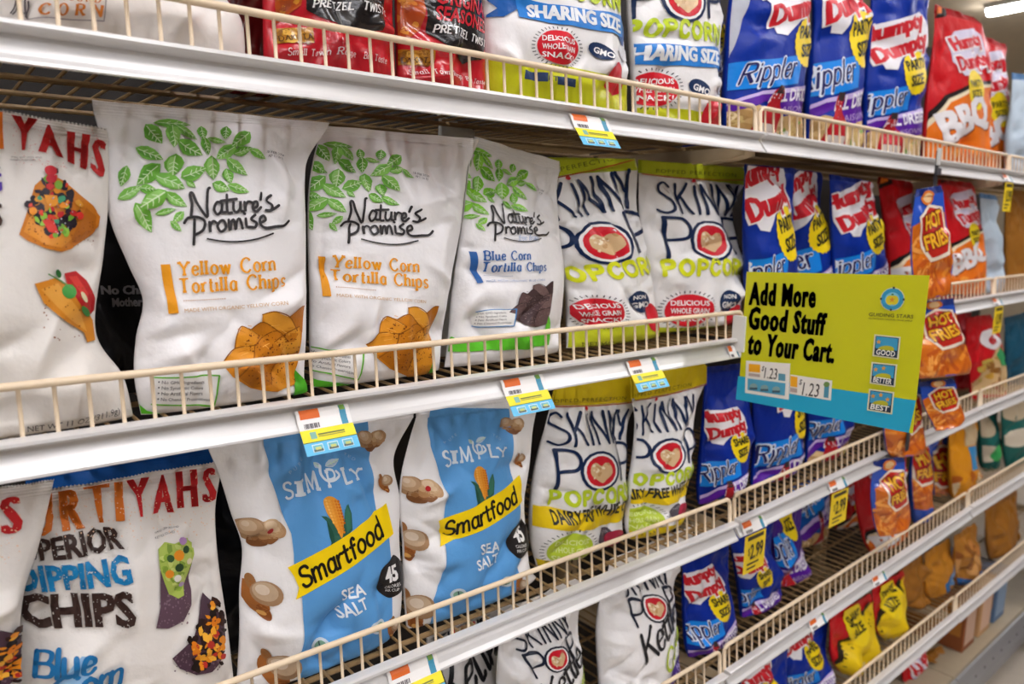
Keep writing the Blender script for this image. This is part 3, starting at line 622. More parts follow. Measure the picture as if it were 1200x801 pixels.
def design_pretzel():
    A = Art(2.6).fr(270, 0, 3.871)
    A.p('product_window').xy('232 112 380 122 380 195 236 188', '#b07a1e', 1); A.blobs(3, 26, (240, 118, 376, 190), (10, 20), ['#c8922e', '#9a6412', '#d6a544', '#86540e'], 2); A.text('DAKOTA', 246, 180, 380, 180, 26, '#4a2a10', 4, 'serif')
    A.xy('232 -300 380 -300 330 20 240 90 230 0', '#b8501c', 1); A.blobs(4, 26, (236, -200, 320, 60), (12, 24), ['#c8782e', '#a8481a', '#d9902e'], 2)
    A.p('title_panel').xy('335 -400 700 -400 690 60 672 142 600 150 560 170 480 130 400 80 350 40', '#1d1a1b', 2)
    A.text('ORIGINAL', 380, -90, 690, -70, 62, '#c4202e', 4, bold=.03); A.text('SEASONED', 380, -20, 690, 4, 62, '#c4202e', 4, bold=.03)
    A.text('PRETZEL TWISTS', 372, 36, 712, 76, 34, '#e9e6e2', 4, 'serif', width=.22, nib=.3)
    A.p('slogan_lettering').text('Small Town Recipe', 270, 245, 556, 264, 28, '#f0dede', 3, 'serif', width=.15, nib=.3); A.text('Big Taste', 590, 268, 716, 286, 28, '#f0dede', 3, 'serif', width=.15, nib=.3)
    A.p('edge_strip').xy('130 -400 180 -400 200 250 150 250', '#d8707e', 1)  # pale pink strip: gloss along the bag's side, put into the colour
    return A, [(329.9, 28.9), (437.9, 17), (455, 74.9), (339.7, 64.6)]
def design_corn():
    A = Art(3.0).fr(0, 0, 8).p('title_lettering'); o = '#c9762e'
    for ch, x0, y0, x1, y1 in (('C', 385, 106, 490, 118), ('O', 545, 124, 640, 136), ('R', 700, 142, 795, 152), ('N', 850, 160, 945, 172)): A.text(ch, x0, y0, x1, y1, 92, o, 3, 'serif', width=.26, nib=.5)
    for ch, x0, y0 in (('R', 560, 0), ('O', 640, 12), ('U', 715, 24), ('N', 795, 36), ('D', 875, 48)): A.text(ch, x0, y0, x0+56, y0+7, 56, o, 3, 'serif', width=.24, nib=.5)
    A.p('frame_lines').line('110 98 300 125 960 212', 9, '#8a8084', 2, False); A.line('960 212 985 -200', 9, '#8a8084', 2, False)
    for q in ('130 50 165 0 185 -80', '150 60 185 20 190 -60', '240 0 265 60 275 120', '270 -60 285 40 300 110', '300 -40 310 20 290 90'): A.line(q, 14, '#4a4348', 2)
    return A, [(0, 0), (150, 0), (150, 100), (0, 100)]
def design_pmix():
    A = Art(3.5).p('flavor_panel').xy('-8 165 4 84 28 50 100 18 114 165', '#2a2012', 2); A.xy('-4 165 8 86 32 54 114 20 114 165', '#e3c117', 3)
    for x, y, w in ((24, 128, 60), (36, 108, 50), (30, 146, 62)): A.text('SHARE SIZE', x, y, x+w, y-14, 9, '#c9c3b4', 5, bold=.03)
    A.p('size_badge').ell(60, 34, 21, 30, '#efd21c', 5); A.text('SHARE', 45, 34, 76, 29, 11, '#2b2a1e', 8, bold=.03); A.text('SIZE', 48, 50, 74, 46, 11, '#2b2a1e', 8, bold=.03)
    return A, [(0, 0), (100, 0), (100, 150), (0, 150)]
def design_simple(kind):
    A = Art(5.0)
    if kind == 'beans':
        A.p('chip_picture').xy('10 150 50 90 100 50 106 155', '#c9a878', 1); A.blobs(3, 26, (35, 80, 100, 150), (5, 11), ['#a9762e', '#c89a3a', '#8a5a24', '#b8a24a'], 2); A.p('brand_logo').ell(72, 50, 22, 20, '#e4dfe0', 2); A.ell(74, 52, 12, 10, '#b8262c', 3); A.p('flavor_patch').xy('70 80 100 62 104 110 80 104', '#2f9a5a', 3)
    if kind == 'yelb':
        A.p('label_panel').rect(62, 60, 104, 100, '#3d8fc4', 2); A.rect(58, -5, 106, 58, '#c7b08a', 1); A.p('chip_picture'); A.blobs(3, 14, (10, 105, 100, 145), (6, 14), ['#d9902a', '#b9601c', '#e0c9a0'], 2)
    if kind == 'teal2':
        A.p('label_panel').ell(48, 50, 30, 24, '#c9b89a', 2); A.ell(74, 112, 22, 20, '#3fa45a', 2); A.ell(44, 110, 26, 20, '#d8cdb8', 1)
    if kind == 'brownb':
        A.p('label_panel').xy('60 70 96 50 98 110 64 130', '#2b78b8', 2); A.xy('78 60 100 48 102 110 84 116', '#7fa4cc', 3); A.p('chip_picture').ell(76, 140, 20, 12, '#cfa07a', 2)
    if kind == 'brownb2':
        A.p('label_panel').xy('30 92 60 100 104 80 104 112 62 126 30 116', '#2a5f9a', 2); A.p('chip_picture').blobs(3, 12, (10, 40, 90, 85), (8, 16), ['#b97a3c', '#8a5224', '#d09a5a'], 1); A.p('flavor_patch').ell(18, 128, 14, 18, '#23806a', 2)
    return A, [(0, 0), (100, 0), (100, 150), (0, 150)]
def design_black():
    A = Art(5.0).fr(100, 290, 4).p('title_lettering'); A.text('No Chi', 66, 218, 262, 216, 40, '#8d8a8c', 2, bold=.04); A.p('title_lettering#2'); A.text('Mother', 114, 274, 264, 270, 40, '#8d8a8c', 2, bold=.04)
    return A, [(100, 290), (400, 290), (400, 490), (100, 490)]
# type: (body colour, seal colour, seal style, finish, design)
TYPES = {
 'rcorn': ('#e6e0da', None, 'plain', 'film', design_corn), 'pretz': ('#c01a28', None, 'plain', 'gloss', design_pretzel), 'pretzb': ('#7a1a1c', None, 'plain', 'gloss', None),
 'spshare': ('#f1efee', '#c4cc2c', 'plain', 'gloss2', lambda: design_skinny('share')), 'spg': ('#f1efee', '#bcc728', 'plain', 'gloss2', lambda: design_skinny('g')),
 'spdf': ('#f1efee', '#dcc222', 'plain', 'gloss2', lambda: design_skinny('df')), 'spk': ('#f1efee', None, 'plain', 'gloss2', lambda: design_skinny('k')), 'spkp': ('#f1efee', None, 'plain', 'gloss2', lambda: design_skinny('kp')),
 'hdp': ('#0b2f96', '#0b2880', 'plain', 'film', lambda: design_rippler('party')), 'hds': ('#0a2a90', '#0a2478', 'plain', 'film', lambda: design_rippler('share')), 'hdt': ('#431f86', '#0b2880', 'plain', 'film', lambda: design_rippler('share')),
 'hdblue': ('#1157ae', '#16308a', 'plain', 'film', lambda: design_rippler('blue')), 'bbq': ('#c4161f', '#a8121a', 'plain', 'film', design_bbq), 'bluew': ('#b9c9d6', '#5a86b4', 'plain', 'film', None),
 'surty': ('#e4dfd8', None, 'zig', 'film', design_nacho), 'surtb': ('#e8e3dd', None, 'zig', 'film', design_blue_dip), 'black': ('#1b191b', None, 'plain', 'film', design_black), 'black2': ('#17161a', None, 'plain', 'film', None),
 'npy': ('#f2f0f0', None, 'plain', 'film', lambda: design_natures(False)), 'npb': ('#f2f0f0', None, 'plain', 'film', lambda: design_natures(True)), 'plain': ('#d8d8d2', None, 'plain', 'film', None),
 'blueb': ('#1f62b4', None, 'zig', 'film', None), 'smart': ('#f2f0ef', None, 'plain', 'film', design_smart), 'redw': ('#b8202a', '#d8cfd0', 'plain', 'film', None), 'beans': ('#c4161f', None, 'plain', 'film', lambda: design_simple('beans')),
 'teal': ('#1d4f66', None, 'plain', 'film', None), 'teal2': ('#23665f', None, 'plain', 'film', lambda: design_simple('teal2')), 'hot': ('#2450b8', '#1a2f7a', 'plain', 'gloss', design_hot), 'yelb': ('#d9901e', None, 'plain', 'film', lambda: design_simple('yelb')),
 'pmix': ('#c4161f', None, 'plain', 'film', design_pmix), 'brown': ('#9a6526', None, 'plain', 'film', None), 'brownb': ('#b87a26', None, 'plain', 'film', lambda: design_simple('brownb')), 'brownb2': ('#a8702c', None, 'plain', 'film', lambda: design_simple('brownb2')),
}
GROUPS = {'npy': 'yellow corn tortilla chip bags', 'spshare': 'sharing size popcorn bags', 'spg': 'lime sealed popcorn bags', 'spdf': 'white cheddar popcorn bags', 'smart': 'sea salt popcorn bags', 'hdp': 'blue party size chip bags', 'hds': 'blue share size chip bags',
          'bbq': 'barbecue chip bags', 'pretz': 'pretzel bags', 'surtb': 'blue corn dipping chip bags', 'hot': 'fries bags', 'pmix': 'red and yellow snack bags', 'spk': 'kettle corn bags', 'brown': 'plain brown bags', 'teal2': 'teal bags', 'bluew': 'blue and white bags'}
DES = {}

# ------------------------------------------------------------------ a filled pillow bag
class BagShape:
    def __init__(s, rows, T, seed, k, dents=()):
        R = np.array(rows); n = len(R)
        d = np.abs(np.diff((R[:, 1]+R[:, 3])/2)); cum = np.r_[0, np.cumsum(d)]
        v = (cum-cum[1])/(cum[-1]-cum[1]); s.vtop = float(v[0])
        fine_v = []; fine = []
        for i in range(n-1):
            a, b, c, e = R[max(i-1, 0)], R[i], R[i+1], R[min(i+2, n-1)]
            if i <= 1: a = b-(c-b)
            m = 14
            for j in range(m+(i == n-2)):
                t = j/m
                if i == 0: q = b+(c-b)*t
                else: q = .5*(2*b+(c-a)*t+(2*a-5*b+4*c-e)*t*t+(3*b-a-3*c+e)*t**3)
                fine_v.append(v[i]+(v[i+1]-v[i])*t); fine.append(q)
        s.fv = np.array(fine_v); s.f = np.array(fine); s.T = T
        r = random.Random(seed*7+1); H = R[1, 1]; Wd = np.mean(R[:, 2]-R[:, 0]); cx = np.mean((R[:, 0]+R[:, 2])/2)
        s.cr = []
        for i in range(46):
            zone = r.random()
            if zone < .4:   # fan of creases below the top seal
                a, b, ang = cx+r.uniform(-.5, .5)*Wd, H*r.uniform(.72, 1.0), math.radians(90+r.uniform(-55, 55))
            elif zone < .75:  # dents in from the sides
                sd = r.choice((-1, 1)); a, b, ang = cx+sd*Wd*r.uniform(.28, .5), H*r.uniform(.08, .8), math.radians(r.uniform(-40, 40))
            else:
                a, b, ang = cx+r.uniform(-.45, .45)*Wd, H*r.uniform(.02, .3), math.radians(90+r.uniform(-60, 60))
            s.cr.append((a, b, math.cos(ang), math.sin(ang), r.uniform(.014, .045), r.uniform(.005, .011), r.choice((-1, 1, -1))*r.uniform(.003, .0105)))
        for (a0, b0, a1, b1, wd, am) in dents:   # folds that the photo shows
            L = math.hypot(a1-a0, b1-b0); s.cr.append(((a0+a1)/2, (b0+b1)/2, (a1-a0)/L, (b1-b0)/L, L*.55, wd, am))
        s.ph = [r.uniform(0, 6.28) for _ in range(4)]; s.Wd = Wd; s.H = H
    def row(s, v): return [np.interp(v, s.fv, s.f[:, i]) for i in range(4)]
    def thick(s, v):
        return s.T*np.interp(v, [-1, 0, .06, .14, .28, .45, .65, .86, .94, .98, 1], [.02, .03, .2, .4, .68, .88, 1, .98, .86, .66, .42])
    def S(s, u, v, front=True):
        al, bl, ar, br = s.row(v); t = (u+1)/2
        a = al+(ar-al)*t; b = bl+(br-bl)*t
        pr = (1-np.clip(np.abs(u), 0, 1)**2.3)**.62
        n = s.thick(v)*pr
        if front:
            w = np.zeros_like(a)
            for (ca, cb, cu, su, L, wd, am) in s.cr:
                x = (a-ca)*cu+(b-cb)*su; y = -(a-ca)*su+(b-cb)*cu
                w += am*np.exp(-np.sqrt((y/wd)**2+.3))*1.75*np.exp(-(x/L)**2)
            w += .0012*np.sin(a*70+s.ph[0]+2*np.sin(b*22+s.ph[1]))*np.sin(b*31+s.ph[2])
            inner = np.clip(v*9, 0, 1)*np.clip((1-v)*14, 0, 1)*np.clip((1-np.abs(u))*7, 0, 1)
            n = n+w*inner*min(1, s.T/.03)
            n = np.maximum(n, .0006)
        else: n = -np.maximum(.8*n, .0006)
        return np.stack([a, b, n], -1)
    def inverse(s, a, b):
        lo = np.full(len(a), s.vtop); hi = np.ones(len(a))
        for _ in range(26):
            m = (lo+hi)/2; al, bl, ar, br = s.row(m)
            t = np.clip((a-al)/(ar-al), 0, 1); bb = bl+(br-bl)*t
            up = bb > b; lo = np.where(up, m, lo); hi = np.where(up, hi, m)
        v = (lo+hi)/2; al, bl, ar, br = s.row(v)
        return 2*(a-al)/(ar-al)-1, v
def build_bag(name, typ, O, yaw, k, T, rows, anch, seed, label, dents):
    col, seal, style, finish, dfn = TYPES[typ]
    root = empty(name, O, label, {'popcorn_bag': 'bag of popcorn', 'pretzel_bag': 'bag of pretzels'}.get(name, 'bag of chips' if 'chip' in name else 'snack bag'), GROUPS.get(typ))
    ex = np.array([math.cos(yaw), -math.sin(yaw), 0]); bk = np.array([math.sin(yaw), math.cos(yaw), 0]); ez = bk*k+np.array([0, 0, 1]); ez /= np.linalg.norm(ez); en = np.cross(ex, ez)
    B = np.stack([ex, ez, en]); sh = BagShape(rows, T, seed, k, dents)
    if O[0] > 1.1: sh.cr = [c[:5]+(max(c[5]*1.5, .010),)+c[6:] for c in sh.cr]
    rough, kind = {'film': (.4, 'film'), 'gloss': (.22, 'gloss_film'), 'gloss2': (.3, 'film')}[finish]
    far = O[0] > 1.15; nu, nv = (64, 84) if far else (84, 116); nb = 10
    if O[0] > 2.0: nu, nv = 44, 58
    ph = np.linspace(-math.pi/2, math.pi/2, nu+1); uf = .6*np.sin(ph)+.4*ph/(math.pi/2); ub = np.sin(np.linspace(math.pi/2, -math.pi/2, nb+1))[1:-1]
    vv = np.r_[np.linspace(0, .1, 10)[:-1], np.linspace(.1, .9, nv)[:-1], np.linspace(.9, 1, 16)]
    V = []; m = len(uf)+len(ub)
    for v in vv:
        V.append(np.r_[sh.S(uf, np.full_like(uf, v)), sh.S(ub, np.full_like(ub, v), False)])
    V = np.concatenate(V); F = []
    for i in range(len(vv)-1):
        for j in range(m):
            a, b = i*m+j, i*m+(j+1) % m; F.append((a, a+m, b+m, b))
    F.append(tuple(range(m))); F.append(tuple(range((len(vv)-1)*m+m-1, (len(vv)-1)*m-1, -1)))
    mesh_obj('body', V@B, F, mat(col, rough, 0, kind), root, smooth=True)
    # top seal: flat double film with fine crimp ribs
    L = np.linspace(-1, 1, 97 if style == 'zig' else 41); vs = np.linspace(sh.vtop, .006, 15); Vs = []
    for side in (1, -1):
        for i, v in enumerate(vs):
            p = sh.S(L, np.full_like(L, v)); wave = .0022*np.sin(L*5+sh.ph[0])*(1-i/15.0)+.0010*np.sin(L*13+sh.ph[1])
            p[:, 2] = side*(.0009)+.0005*np.sin(i*2.1)+wave*np.clip((sh.vtop*.2-v)/(-sh.vtop)+.35, 0, 1)*(1-np.abs(L)**6)
            if i == 14: p[:, 2] = side*np.maximum(.0009, sh.thick(np.array(.006))*(1-np.abs(L)**2.3)**.62)
            if style == 'zig' and i == 0: p[:, 1] -= .0022*(np.arange(len(L)) % 2)
            Vs.append(p)
    Vs = np.concatenate(Vs); n = len(L); h = len(vs)*n; Fs = []
    for sd in (0, 1):
        for i in range(len(vs)-1):
            for j in range(n-1):
                a = sd*h+i*n+j; q = (a, a+n, a+n+1, a+1); Fs.append(q if sd == 0 else q[::-1])
    for j in range(n-1): Fs.append((j, j+1, h+j+1, h+j))
    for i in range(len(vs)-1):
        a = i*n; Fs.append((a, h+a, h+a+n, a+n)); a = i*n+n-1; Fs.append((a, a+n, h+a+n, h+a))
    mesh_obj('top_seal', Vs@B, Fs, mat(seal or col, rough, 0, kind), root, smooth=True)
    if dfn and anch:
        if dfn not in DES: DES[dfn] = dfn()
        A, src = DES[dfn]; Hm = homography(src, anch); done = {}
        for part, (P, off, Fa, M, cols) in A.baked().items():
            ab = hmap(Hm, P); u, v = sh.inverse(ab[:, 0], ab[:, 1])
            out = (np.abs(u) > .985) | (v > .992) | (v < sh.vtop+.01)
            uc = np.clip(u, -.985, .985); vc = np.clip(v, sh.vtop+.01, .992)
            e = 2e-3
            P0 = sh.S(uc, vc); du = sh.S(np.clip(uc+e, -.999, .999), vc)-sh.S(np.clip(uc-e, -.999, .999), vc); dv = sh.S(uc, np.clip(vc+e, sh.vtop, 1))-sh.S(uc, np.clip(vc-e, sh.vtop, 1))
            N = np.cross(dv, du); N /= np.linalg.norm(N, axis=1)[:, None]+1e-12; N[N[:, 2] < 0] *= -1
            onseal = vc < .02
            P0[onseal, 2] = np.maximum(P0[onseal, 2], .0042)
            P0 = P0+N*(.0008+off)[:, None]
            keep = [i for i, f in enumerate(Fa) if not all(out[j] for j in f)]
            if not keep: continue
            Fk = [Fa[i] for i in keep]; used = sorted({j for f in Fk for j in f}); mp = {j: i for i, j in enumerate(used)}
            up_, _, nm = part.rpartition('>')
            done[part] = mesh_obj(nm.split('#')[0], P0[used]@B, [tuple(mp[j] for j in f) for f in Fk], [mat(c, rough, 0, kind) for c in cols], done.get(up_, root), [M[i] for i in keep], smooth=True)
    return root

# ------------------------------------------------------------------ the store
FLOOR_Z = -1.50; CEIL_Z = 2.10
def room():
    b = MB(); b.box((-4, -6, FLOOR_Z-.05), (14, 4, FLOOR_Z)); m = mat('#b5ab9c', .35, 0, 'board'); struct(b.obj('floor', m))
    b = MB(); b.box((-4, -6, CEIL_Z), (14, 4, CEIL_Z+.1)); struct(b.obj('ceiling', mat('#e6d3b4', .8, 0, 'board')))
    b = MB(); b.box((13.0, -6, FLOOR_Z), (13.2, 4, CEIL_Z)); struct(b.obj('wall_far', mat('#c9b79c', .8, 0, 'board')))
    b = MB(); b.box((-.5, .455, FLOOR_Z), (3.6, .475, .62)); struct(b.obj('wall_back', mat('#201a16', .7, 0, 'board')))
room()
def opposite_side():
    b = MB(); b.box((-4, -2.95, FLOOR_Z), (14, -2.9, .45)); struct(b.obj('opposite_light_block', mat('#6a5a4c', .8, 0, 'board')))  # unseen board added for the opposite shelving, blocks low-angle ambient light
opposite_side()
def lamp(x, y0, y1, label):
    t = empty('ceiling_light', (x, (y0+y1)/2, CEIL_Z), label, 'ceiling light', 'strip lights across the ceiling'); L = (y1-y0)/2
    b = MB(); b.box((-.07, -L, -.05), (.07, L, 0)); b.obj('housing', mat('#d9d5cc', .5), t, bevel=.006)
    b = MB(); pr = [(-.05, -.05), (.05, -.05), (.045, -.085), (.02, -.1), (-.02, -.1), (-.045, -.085)]
    n = len(pr); b.add([(x_, -L+.02, z_) for x_, z_ in pr]+[(x_, L-.02, z_) for x_, z_ in pr], [(i, (i+1) % n, (i+1) % n+n, i+n) for i in range(n)]+[tuple(range(n))[::-1], tuple(range(n, 2*n))])
    b.obj('diffuser', mat('#f8f8ff', .5, 0, 'glow', LAMP), t)
lamp(8.15, -1.2, 2.15, 'glowing strip light in the top right corner of the photo')
for x in (-4.6, -2.0, 0.6, 3.2): lamp(x, -4.2, -.25, 'glowing strip light on the ceiling over the aisle, out of the photo')  # unseen strips; the leftmost is added so light also arrives from the left

SECT = [(-.116, 1.0985), (1.1045, 2.300), (2.306, 3.52)]
# lip-top height at both ends of every section, per level
LIP = {'A': [(.146, .151), (.151, .153), (.153, .153)], 'B': [(-.179, -.189), (-.187, -.178), (-.178, -.178)], 'C': [(-.510, -.527), (-.5235, -.496), (-.496, -.496)],
       'D': [(-.818, -.826), (-.823, -.797), (-.796, -.796)], 'E': [(-1.122, -1.122), (-1.122, -1.122), (-1.125, -1.125)]}
NAMES = {'A': 'top', 'B': 'second', 'C': 'third', 'D': 'fourth', 'E': 'fifth'}
SN = ['nearest section', 'middle section', 'far section']
PROF = [(.014, 0), (.003, .0), (0, -.0012), (-.0005, -.0042), (.0045, -.0056), (.0118, -.0096), (.0122, -.0130), (.0075, -.0195), (.004, -.0255), (-.0005, -.0302), (-.001, -.0325), (.0015, -.0335), (.006, -.0300), (.0115, -.024), (.0148, -.016), (.0155, -.009)]
_pk = {}
def shelf(level, si):
    x0, x1 = SECT[si]; z0, z1 = LIP[level][si]; zz = lambda x: z0+(z1-z0)*(x-x0)/(x1-x0); zm = (z0+z1)/2
    t = empty('store_shelf', ((x0+x1)/2, .2, zm), 'beige wire %s shelf with pale metal price rail, %s' % (NAMES[level], SN[si]), 'shelf', 'wire store shelves'); cx = (x0+x1)/2
    b = MB(); b.extrude_x(PROF, x0-cx, x1-cx, z0-zm, z1-zm)
    for v in range(len(b.v)): x, y, z = b.v[v]; b.v[v] = (x, y-.2, z)
    b.obj('price_rail', LIPM, t)
    b = MB(); P = lambda x, y, dz: (x-cx, y-.2, zz(x)-zm+dz)
    for y, r, dz in ((.022, .0036, -.0195), (.06, .0036, -.0195), (.16, .003, -.019), (.27, .003, -.019), (.39, .003, -.019)): b.tube([P(x0+.004, y, dz), P(x1-.004, y, dz)], r, 8)
    n = int((x1-x0)/.0254)
    for i in range(n):
        x = x0+.014+i*.0254; b.tube([P(x, .012, -.006), P(x, .03, -.0125), P(x, .42, -.0125)], .0019, 6)
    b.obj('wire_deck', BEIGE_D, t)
    for x in (x0+.012, x1-.012):
        b = MB(); d = .0015; a = [P(x, .03, -.022), P(x, .44, -.022), P(x, .44, -.060), P(x, .30, -.055), P(x, .06, -.042), P(x, .03, -.036)]
        b.add([(q[0]-d, q[1], q[2]) for q in a]+[(q[0]+d, q[1], q[2]) for q in a], [tuple(range(6)), tuple(range(11, 5, -1))]+[(i, i+6, (i+1) % 6+6, (i+1) % 6) for i in range(6)])
        b.obj('shelf_bracket', mat('#c3b092', .5, 0, 'paint'), t)
def fence(level, si):
    x0, x1 = SECT[si]; z0, z1 = LIP[level][si]; cx = (x0+x1)/2; zm = (z0+z1)/2; zz = lambda x: z0+(z1-z0)*(x-x0)/(x1-x0)-zm
    t = empty('wire_fence', (cx, .017, zm), 'beige wire fence along the front of the %s shelf, %s' % (NAMES[level], SN[si]), 'shelf fence', 'wire fences on the shelf fronts')
    h = .0415; lean = .0035; a, c = x0-cx+.004, x1-cx-.004; zl, zr = zz(x0), zz(x1); r = .011
    p = [(a, -.001, zl-.012), (a, lean*.7, zl+h-r)]+[(a+r-r*math.cos(k*math.pi/8), lean*(.75+.06*k), zl+h-r+r*math.sin(k*math.pi/8)) for k in (1, 2, 3, 4)]
    q = [(c, -.001, zr-.012), (c, lean*.7, zr+h-r)]+[(c-r+r*math.cos(k*math.pi/8), lean*(.75+.06*k), zr+h-r+r*math.sin(k*math.pi/8)) for k in (1, 2, 3, 4)]
    b = MB(); b.tube(p+q[::-1], .0037, 10); b.obj('top_rail', BEIGE, t, smooth=True)
    n = int((x1-x0-.03)/.0254)
    if 'm' not in _pk:
        b = MB(); b.tube([(0, -.001, -.0125), (0, .001, .012), (0, lean, h)], .0018, 8); o = b.obj('picket', BEIGE, t, smooth=True); _pk['m'] = o.data; bpy.data.objects.remove(o)
    for i in range(n):
        x = x0+.0195+i*.0254
        if x > x1-.012: break
        o = bpy.data.objects.new('picket', _pk['m']); COL.objects.link(o); o.parent = t; o.location = (x-cx, 0, zz(x))
for lv in 'ABCDE':
    for si in range(3):
        if lv in 'DE' and si == 0 and lv == 'E': continue
        shelf(lv, si); fence(lv, si)
def base_deck():
    for si in (1, 2):
        x0, x1 = SECT[si]; cx = (x0+x1)/2
        t = empty('base_deck', (cx, .2, FLOOR_Z), 'pale metal bottom deck with kick plate, %s' % SN[si], 'shelf', 'bottom decks'); z = -1.335-FLOOR_Z; w = (x1-x0)/2
        b = MB(); b.extrude_x([(-.205, z-.012), (-.2, z), (.24, z), (.24, z-.014)], -w, w)
        b.obj('deck_panel', mat('#a2947c', .45, 0, 'paint'), t)
        b = MB(); b.extrude_x([(-.206, z-.002), (-.214, z-.004), (-.234, z-.05), (-.238, z-.075), (-.230, z-.078), (-.205, z-.02)], -w, w); r = b.obj('front_rail', mat('#9c9c9c', .38, .4, 'steel'), t)
        b = MB()
        for i in range(16):
            x = -w+.04+i*.075; d = disc((0, 0), .006, None, 10); b.add([(x+p, -.2262+.25*q-.001, z-.034+q) for p, q in d], [tuple(range(10))])
        b.obj('punched_hole', mat('#4a4744', .6), t)
        b = MB(); b.box((-w, -.195, 0), (w, -.185, z-.02)); b.obj('kick_plate', mat('#84786a', .5, 0, 'paint'), t)
base_deck()
def uprights():
    for x in (1.1015, 2.303):
        t = empty('shelf_upright', (x, .44, FLOOR_Z), 'slotted beige upright post between the %s' % ('nearest and middle sections' if x < 2 else 'middle and far sections'), 'upright', 'slotted uprights')
        b = MB(); b.box((-.02, -.015, 0), (.02, .014, 2.1)); b.obj('post', mat('#b09a78', .5, 0, 'paint'), t, bevel=.003)
        b = MB()
        for i in range(60): b.box((-.003, -.0156, .1+i*.033), (.003, -.0150, .1+i*.033+.018))
        b.obj('slots', mat('#2a2622', .7), t)
uprights()

